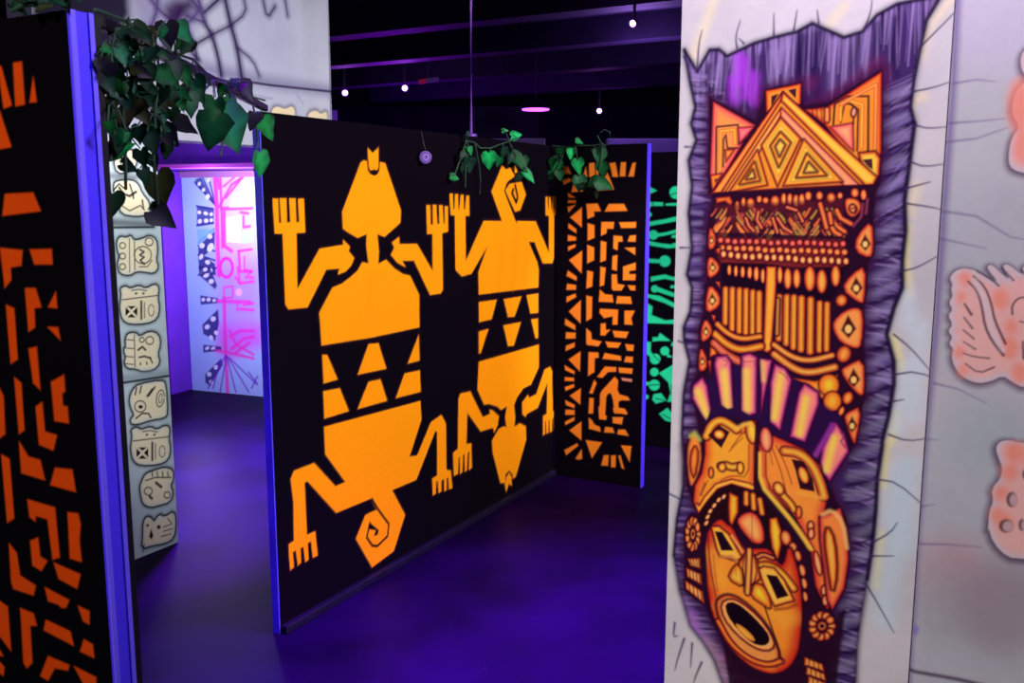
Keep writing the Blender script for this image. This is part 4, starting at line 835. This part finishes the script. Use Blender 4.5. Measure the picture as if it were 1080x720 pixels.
for t, wd in (('185,165 225,205 248,270 265,380 300,450 352,515', 3.0), ('210,140 265,190 295,270 310,350 362,460', 2.8), ('168,272 200,322', 3), ('165,335 205,388', 2.2), ('162,395 212,437', 2.0), ('162,450 220,487', 1.8), ('162,505 210,522 285,530', 1.9), ('172,555 235,602 308,572', 2.0), ('460,238 420,245 392,280 395,320', 2.4), ('430,355 470,362', 2), ('445,450 448,530', 2.6), ('345,100 400,160', 2), ('440,110 470,160', 2), ('225,115 300,160 330,185', 2.2)): pin(t, y1_, wd)
WG2.stroke(smooth(y1_('215,160 270,260 295,400 350,490'), False), (214, 206, 212), 5, 2.5, .6)
gC = y2_('675,330 690,295 740,285 800,302 860,290 930,300 980,330 1000,420 980,540 1000,640 980,760 900,860 800,850') + y3_('650,190 590,130 568,60') + y2_('638,720 645,625 665,575 655,520 700,465 708,420 690,375')
pglyph(gC, 1, 4)
for x, y, r in ((770, 345, 50), (740, 440, 40), (700, 540, 34), (680, 640, 30), (720, 680, 40), (880, 400, 60)): WG2.ell(900+x/4.5, 400+y/4.5, r/4.5, r/4.5, SAL, 0, 7, .8)
for x, y, r, s in ((752, 570, 26, 36), (725, 695, 34, 32), (800, 690, 16, 28), (820, 450, 18, 26)):
    WG2.ell(900+x/4.5, 400+y/4.5, r/4.5, s/4.5, OLK, 0, 1.5, .85); WG2.ell(900+(x+9)/4.5, 400+(y+2)/4.5, r/4.5*.75, s/4.5*.8, (206, 168, 166), 0, 1.5, .95)
gw = empty('mural_wall', G1+ANG(AG)*0.35, 'grey wall at the right edge of the photo painted with pink glyph heads', 'wall')
WG2.build('mural_face', M_paint, gw, 0.0)
nG = Vector((*WG2.n, 0)); dG = ANG(AG)
box('wall_body', G1-nG*0.25+dG*0.04, dG*0.71, nG*0.2485, Z*2.7, M_white, gw)

# ------------------------------------------------------------------ header bar from the near panel to the lizard panel
P0 = at_y(106, 33, 1.74); P1 = A-n*0.02+Vector((0, 0, 2.0))+d*0.05
dv = (P1-P0); sd = dv.cross(Z).normalized()
hb = box('header_bar', P0-sd*0.011+Z*0.004, dv, sd*0.022, Z*0.024, mat('dark_violet_timber', (10, 5, 16), 0.6, 0.25, 0.3, 10), None, 0.006, loc=P0+dv*0.5)
tag(hb, 'dark timber bar from the near panel to the lizard panel, under the thick ivy', 'bar')

# ------------------------------------------------------------------ ivy
def leaf_mat(name):
    m = paint_mat(name, 0.5, 0.12, 0.45); return m
M_leaf = leaf_mat('ivy_leaf'); M_stem = mat('ivy_stem', (40, 66, 48), 0.7, 0.2)
PROF = [(0.0, 0.0), (0.10, 0.22), (0.02, 0.40), (0.28, 0.50), (0.52, 0.38), (0.78, 0.19), (1.0, 0.0)]     # (along, half width) heart-shaped leaf
def add_leaf(bm, lay, base, size, tip, facing, col, rnd):
    """base point, length, unit tip direction, unit facing normal"""
    t = tip.normalized(); f = (facing-t*facing.dot(t)).normalized(); s = t.cross(f)
    wf = rnd.uniform(.72, 1.0); cup = rnd.uniform(.10, .4); droop = rnd.uniform(.05, .3)
    def P(a, w): return base+t*(a*size)+s*(w*size)+f*(size*(cup*abs(w)*1.2-droop*a*a))
    c = lin(col); c2 = lin([v*.66 for v in col]); cm = lin([min(255, v*1.35) for v in col])
    mids = [bm.verts.new(P(a, 0)) for a in (0.10, 0.25, 0.42, 0.6, 0.8)]
    for v in mids: v[lay] = (*cm, 1)
    base_v = mids[0]; tipv = bm.verts.new(P(1, 0)); tipv[lay] = (*c2, 1)
    for sg in (1, -1):
        e = [bm.verts.new(P(a+rnd.uniform(-.03, .03), w*sg*wf*rnd.uniform(.86, 1.12))) for a, w in ((-0.04, .16), (0.0, .36), (0.18, .49), (0.40, .45), (0.62, .30), (0.82, .14))]
        for k, v in enumerate(e): v[lay] = (*(c if k % 2 else c2), 1)
        fs = [(mids[0], e[0], e[1]), (mids[0], e[1], e[2], mids[1]), (mids[1], e[2], e[3], mids[2]), (mids[2], e[3], e[4], mids[3]), (mids[3], e[4], e[5], mids[4]), (mids[4], e[5], tipv)]
        for q_ in fs: bm.faces.new(q_ if sg > 0 else q_[::-1])
def ivy(name, label, group, leaves, stems, seed, face):
    """leaves: (photo x, y of leaf centre, length px, tip angle deg (90 = down), colour, depth function offset)"""
    rnd = random.Random(seed)
    bm = bmesh.new(); lay = bm.verts.layers.float_color.new('paint')
    pts = []
    for x, y, s, a, col, P in leaves:
        k = P.y/F*1.02; L = s*k
        tip = Vector((math.cos(R(a)), 0.25*rnd.uniform(-1, 1), -math.sin(R(a)))).normalized()
        fc = (face+Vector((rnd.uniform(-.5, .5), rnd.uniform(-.3, .3), rnd.uniform(-.1, .6)))).normalized()
        add_leaf(bm, lay, P-tip*(L*0.5), L, tip, fc, col, rnd); pts.append(P-tip*(L*0.5))
    loc = sum(pts, Vector())/len(pts)
    t = empty(name, loc, label, 'ivy', group)
    fo = link_bm('foliage', bm, M_leaf, t, True)
    bs = bmesh.new()
    for st in stems: add_tube(bs, st, 0.0035, 6)
    # a petiole from each leaf to the nearest stem point
    allp = [p for st in stems for p in st]
    for p in pts:
        qn = min(allp, key=lambda v: (v-p).length)
        if (qn-p).length < 0.35: add_tube(bs, [p, (p+qn)/2+Vector((0, 0, 0.012)), qn], 0.0016, 5)
    link_bm('stem', bs, M_stem, t)
    return t
DG, OL, BR, DP, MG = (12, 42, 28), (34, 40, 20), (18, 98, 50), (14, 14, 26), (12, 64, 32)
def on_bar(x, y, off=0.0):
    f = min(max((x-97)/(285-97), -.1), 1.05); f2 = f*1.63/(1.63*f+3.42*(1-f)) if 0 <= f <= 1 else f
    return at_y(x, y, P0.y+(P1.y-P0.y)*f2-0.05-off)
crop = [(95, 110, 50, 60, OL), (140, 120, 60, 40, OL), (110, 150, 44, 120, DG), (65, 215, 60, 90, DG), (30, 215, 60, 80, DP), (160, 245, 90, 80, DG), (60, 290, 64, 40, MG), (115, 288, 60, 70, DG), (215, 300, 60, 100, DG), (210, 335, 84, 60, OL), (75, 385, 110, 85, OL), (80, 470, 90, -25, BR),
        (165, 305, 60, 100, DG), (325, 285, 84, 75, MG), (300, 330, 80, 60, MG), (375, 350, 84, 100, MG), (430, 330, 70, 40, MG), (425, 410, 150, 70, BR), (370, 420, 130, 100, MG), (290, 402, 80, 20, DP), (235, 430, 80, 40, DP), (180, 455, 74, 70, DG), (185, 512, 60, 80, DG), (205, 600, 120, 80, OL), (215, 690, 96, 30, DP),
        (55, 650, 90, 95, DG), (525, 520, 84, 85, BR), (545, 405, 80, 75, BR), (480, 290, 70, 50, DP), (500, 385, 60, 90, DP), (120, 215, 70, 100, DG), (250, 260, 60, 40, MG), (270, 240, 50, 60, MG), (350, 250, 50, 20, DG), (440, 260, 40, -60, DG), (465, 270, 40, -40, DP), (190, 400, 66, 60, DG), (130, 340, 66, 110, OL), (100, 430, 56, 60, DG), (250, 370, 60, 80, DG), (140, 430, 60, 90, DG),
        (45, 340, 60, 100, OL), (30, 400, 56, 90, DG), (155, 370, 60, 60, OL), (225, 480, 56, 90, DG), (245, 300, 50, 70, DG), (150, 500, 60, 70, DG), (300, 250, 44, 20, DG), (400, 290, 50, 120, MG), (110, 530, 60, 30, DG), (160, 560, 60, 70, DG)]
rr = random.Random(9)
for _ in range(96):
    x, y = rr.uniform(30, 290), rr.uniform(105, 470)
    if y > 330 and 250 < x: continue
    if y > 430+x*.3: continue
    crop.append((x, y, rr.uniform(34, 78), rr.uniform(10, 150), rr.choice([DG, DG, OL, DP, MG, MG, (16, 84, 50)])))
lv = [(100+x/3, y/3, s/3*1.0, a+rr.uniform(-12, 12), [v*rr.uniform(.85, 1.15) for v in c], on_bar(100+x/3, y/3, rr.uniform(-.02, .14))) for x, y, s, a, c in crop]
st = [[P0+dv*(k/10)+sd*0.0+Vector((0.01, -.04, 0.03+0.012*math.sin(k*2.1))) for k in range(11)]]
for x, ys in ((130, (60, 100, 150, 200)), (165, (75, 120, 170, 215)), (235, (95, 130, 165)), (270, (110, 150, 180)), (120, (50, 110, 170))): st.append([on_bar(x+3*math.sin(y*.1), y, .06) for y in ys])
tip2 = [on_bar(x, y, .06) for x, y in ((205, 105), (225, 85), (238, 88), (243, 102))]
st.append(tip2)
ivy('trailing_ivy', 'thick dark green ivy trailing over the timber bar above the passage', 'ivy on the panel tops', lv, st, 3, Vector((0.35, -1, .2)))
# over the lizard panel
def on_main(x, y, off):
    u, v = W.uv(x, y); p = Vector((*(W.A+W.d*u+W.n*off), v)); return p
def at_depth_like(x, y, ref): return at_y(x, y, ref.y)
cA = [(120, 235, 66, 80, MG), (150, 225, 50, 60, BR), (100, 260, 60, 100, DG), (140, 320, 70, 80, DG), (120, 290, 60, 100, DG), (110, 345, 54, 90, DG), (165, 290, 50, 80, DG), (260, 285, 106, 85, (26, 150, 76)), (318, 290, 60, 110, BR), (345, 235, 70, 100, DG), (430, 285, 110, 40, MG), (470, 295, 70, 60, MG), (500, 378, 96, 45, (24, 126, 70)), (425, 130, 64, -10, (26, 150, 84)), (358, 100, 40, 0, BR), (55, 382, 56, 10, BR), (385, 275, 66, 100, DG), (135, 125, 36, 80, DG), (430, 385, 60, 140, DG)]
def main_pt(x, y, off):
    px, py = 470+x/5.684, 120+y/5.684; ref = on_main(px, max(py, 150), .075); return px, py, at_y(px, py, ref.y-off)
lv = []
for x, y, s, a, c in cA:
    px, py, P = main_pt(x, y, rr.uniform(0, .06)); lv.append((px, py, s/5.684*1.1, a+rr.uniform(-8, 8), [v*1.1 for v in c], P))
mk = lambda *pp: [main_pt(x, y, .02)[2] for x, y in pp]
st = [mk((120, 160), (170, 170), (210, 205), (270, 205), (320, 185), (380, 165), (430, 145)), mk((130, 160), (125, 240), (120, 340), (118, 440)), mk((175, 175), (200, 300), (210, 400), (205, 480)), mk((345, 180), (350, 240), (320, 290)), mk((380, 165), (420, 250), (490, 350)), mk((270, 205), (262, 260)), mk((125, 160), (60, 350), (50, 375)), mk((380, 165), (360, 110))]
ivy('trailing_ivy', 'bright green ivy hanging over the top of the lizard panel above the upside-down lizard', 'ivy on the panel tops', lv, st, 5, Vector((0.5, -1, .2)))
# over the corner and the narrow panel
cB = [(690, 240, 70, 90, BR), (752, 240, 70, 95, (26, 150, 76)), (660, 320, 92, 110, BR), (625, 380, 60, 120, MG), (797, 318, 96, 80, (26, 146, 76)), (686, 372, 56, 80, MG), (803, 168, 50, 10, BR), (800, 420, 90, 80, MG), (925, 262, 96, 90, MG), (940, 335, 80, 80, MG), (880, 415, 84, 150, MG), (955, 425, 112, 25, MG), (905, 490, 44, 90, DG), (640, 300, 60, 100, MG), (905, 230, 50, 60, DG), (670, 270, 50, 60, DG), (820, 440, 50, 60, DG)]
def cor_pt(x, y, off):
    px, py = 470+x/5.684, 120+y/5.684
    u, v = W3.uv(px, max(py, 155)); ref = Vector((*(W3.A+W3.d*max(u, 0.0)+W3.n*.075), v)); return px, py, at_y(px, py, ref.y-off)
lv = []
for x, y, s, a, c in cB:
    px, py, P = cor_pt(x, y, rr.uniform(0, .06)); lv.append((px, py, s/5.684*1.1, a+rr.uniform(-8, 8), [v*1.1 for v in c], P))
mk = lambda *pp: [cor_pt(x, y, .02)[2] for x, y in pp]
st = [mk((640, 190), (720, 200), (800, 190), (880, 190), (940, 180), (960, 210)), mk((720, 200), (700, 260), (660, 340), (630, 390)), mk((780, 195), (790, 280), (800, 400)), mk((940, 180), (930, 280), (910, 400), (905, 490)), mk((910, 130), (930, 170), (960, 190), (990, 160), (985, 110), (950, 95), (925, 115)), mk((800, 190), (803, 170))]
ivy('trailing_ivy', 'green ivy hanging over the top left corner of the narrow maze panel', 'ivy on the panel tops', lv, st, 7, Vector((-0.2, -1, .2)))
# sprig on top of the near panel
lv = [(x, y, s, a, c, at_y(x, y, 1.60+rr.uniform(-.02, .05))) for x, y, s, a, c in ((20, 8, 20, 30, DG), (34, 3, 24, 10, DG), (48, 6, 20, -10, OL), (60, 2, 22, 20, DG), (70, 6, 14, 60, DG), (42, -6, 22, 40, DG), (26, -4, 20, 0, OL), (56, -8, 20, 60, DG), (80, -4, 18, 40, DG))]
st = [[at_y(x, y, 1.62) for x, y in ((12, 12), (30, 2), (50, 2), (70, 0), (86, -4))]]
ivy('trailing_ivy', 'small dark sprig of ivy lying on top of the nearest panel', 'ivy on the panel tops', lv, st, 8, Vector((0.2, -1, .4)))

# ------------------------------------------------------------------ hanging disc, rod, ceiling lamps and far things
c0 = on_main(443, 166, .03); c0 = Vector(c0)
hd = empty('hanging_disc', c0, 'small violet disc with a pale ring hanging before the lizard panel', 'ornament')
nn = Vector((0, -1, 0)).lerp(n, .4).normalized(); Mx = Matrix.Translation(c0) @ nn.to_track_quat('Z', 'Y').to_matrix().to_4x4()
r_ = 0.029
bm = bmesh.new(); add_lathe(bm, [(r_*.86, -.004), (r_, -.003), (r_, .003), (r_*.86, .004)], Mx, 24); link_bm('disc', bm, mat('violet_disc', (84, 56, 140), .5), hd)
bm = bmesh.new()
rg = [Mx @ Vector((r_*.42*math.cos(2*math.pi*k/20), r_*.42*math.sin(2*math.pi*k/20), .0045)) for k in range(21)]; add_tube(bm, rg, .0028, 6)
link_bm('ring_motif', bm, mat('pale_violet_ring', (170, 130, 220), .5), hd)
bm = bmesh.new(); top = on_main(443, 137, .004); add_tube(bm, [c0+Z*r_, (c0+Z*r_).lerp(top, .5), top], .0012, 5); link_bm('thread', bm, M_housing, hd)

pr = on_main(500, 146, -.017); pr = Vector((pr.x, pr.y, 2.0))
bm = bmesh.new(); add_tube(bm, [pr, pr+Vector((0.003, 0, .7)), pr+Vector((0.0, 0, 1.45))], .008, 10)
add_lathe(bm, [(.03, 0), (.03, .012), (.012, .016)], Matrix.Translation(pr), 14)
rod = link_bm('support_rod', bm, mat('violet_steel_rod', (96, 50, 150), .4, .3), None, loc=pr); tag(rod, 'thin violet rod from the ceiling down to the top of the lizard panel', 'rod')

def spot(x, y, Y, size, label, tilt, group=None):
    p = at_y(x, y, Y); t = empty('spotlight', p, label, 'lamp', group)
    dirv = Vector(tilt).normalized(); M = Matrix.Translation(p) @ dirv.to_track_quat('Z', 'Y').to_matrix().to_4x4()
    k = size*Y/F
    bm = bmesh.new(); add_lathe(bm, [(k*.55, -k*2.4), (k*.8, -k*2.2), (k*.95, -k*.6), (k*1.15, 0.0), (k*1.0, 0.0), (k*.9, -k*.25)], M, 20); link_bm('housing', bm, M_housing, t)
    bm = bmesh.new(); add_lathe(bm, [(k*.86, -k*.24), (k*.8, -k*.1), (k*.4, -k*.02)], M, 18); link_bm('lens', bm, M_lens, t)
    back = p-dirv*k*1.4; bm = bmesh.new(); add_tube(bm, [back, Vector((back.x, back.y, 3.45))], .012, 8); link_bm('drop_rod', bm, M_housing, t)
    l = bpy.data.lights.new('spot_glow', 'POINT'); l.energy = 4*(Y/8)**2; l.color = (.5, .12, 1); l.shadow_soft_size = .05
    lo = bpy.data.objects.new('spot_glow', l); C.objects.link(lo); lo.location = p+dirv*k*1.2
spot(667, 25, 7.4, 3.6, 'brightest round spotlight on the dark ceiling, upper right of the photo', (-.5, -.8, -.35), 'ceiling spotlights')
spot(427, 93, 11.5, 3.0, 'small spotlight beside the small red and white box on the ceiling', (.2, -.9, -.3), 'ceiling spotlights')
spot(364, 98, 11.8, 3.0, 'small spotlight furthest left, next to the white header wall', (.3, -.9, -.3), 'ceiling spotlights')
spot(632, 117, 13.0, 2.6, 'small far spotlight above the narrow maze panel', (-.2, -.9, -.3), 'ceiling spotlights')
p = at_y(565, 115, 11.0); t = empty('pendant_lamp', p, 'wide flat pendant lamp glowing violet above the middle of the hall', 'lamp')
bm = bmesh.new(); add_lathe(bm, [(.17, 0), (.20, .02), (.10, .09), (.04, .13)], Matrix.Translation(p), 24); link_bm('lamp_shade', bm, M_housing, t)
bm = bmesh.new(); add_lathe(bm, [(.155, -.012), (.16, .008)], Matrix.Translation(p), 24); link_bm('lens', bm, M_lens_v, t)
bm = bmesh.new(); add_tube(bm, [p+Z*.12, Vector((p.x, p.y, 3.45))], .01, 8); link_bm('drop_rod', bm, M_housing, t)
p = at_y(451, 85, 10.5); t = empty('ceiling_box', p, 'small red and white box hung under the dark ceiling', 'box')
box('case', p+Vector((-.02, 0, -.022)), (.14, 0, .02), (0, .05, 0), (0, 0, .045), mat('grey_white_case', (130, 122, 140), .6), t, .004)
box('red_end', p+Vector((-.10, 0, -.034)), (.08, 0, .012), (0, .05, 0), (0, 0, .045), mat('glowing_red_case', (190, 40, 60), .5, emis=((200, 30, 60), .15)), t, .004)  # red end given a faint glow of its own by emission
bm = bmesh.new(); add_tube(bm, [p+Z*.03+Vector((0, .025, 0)), Vector((p.x, p.y+.025, 3.45))], .006, 6); link_bm('drop_rod', bm, M_housing, t)
# pale panels and dark stacks far behind the maze
def far_board(name, x0, x1, ytop, Y, m, label, H=None):
    a = at_y(x0, ytop, Y); b2 = at_y(x1, ytop, Y)
    bm = bmesh.new(); add_box(bm, (a.x, Y, 0), (b2.x-a.x, 0, 0), (0, .08, 0), (0, 0, H or a.z), .01)
    return tag(link_bm(name, bm, m, None, loc=(a.x, Y, 0)), label, 'wall panel')
far_board('maze_panel', 500, 575, 146, 8.6, M_white, 'pale panel top just showing above the lizard panel by the ivy')
far_board('maze_panel', 500, 568, 112, 12.2, M_dark, 'dark tall panel block behind the violet rod')
far_board('maze_panel', 640, 720, 146, 9.4, mat('grey_lilac_board', (70, 62, 88), .6, .3, .15, 4), 'grey-lilac panel top showing beyond the narrow maze panel')
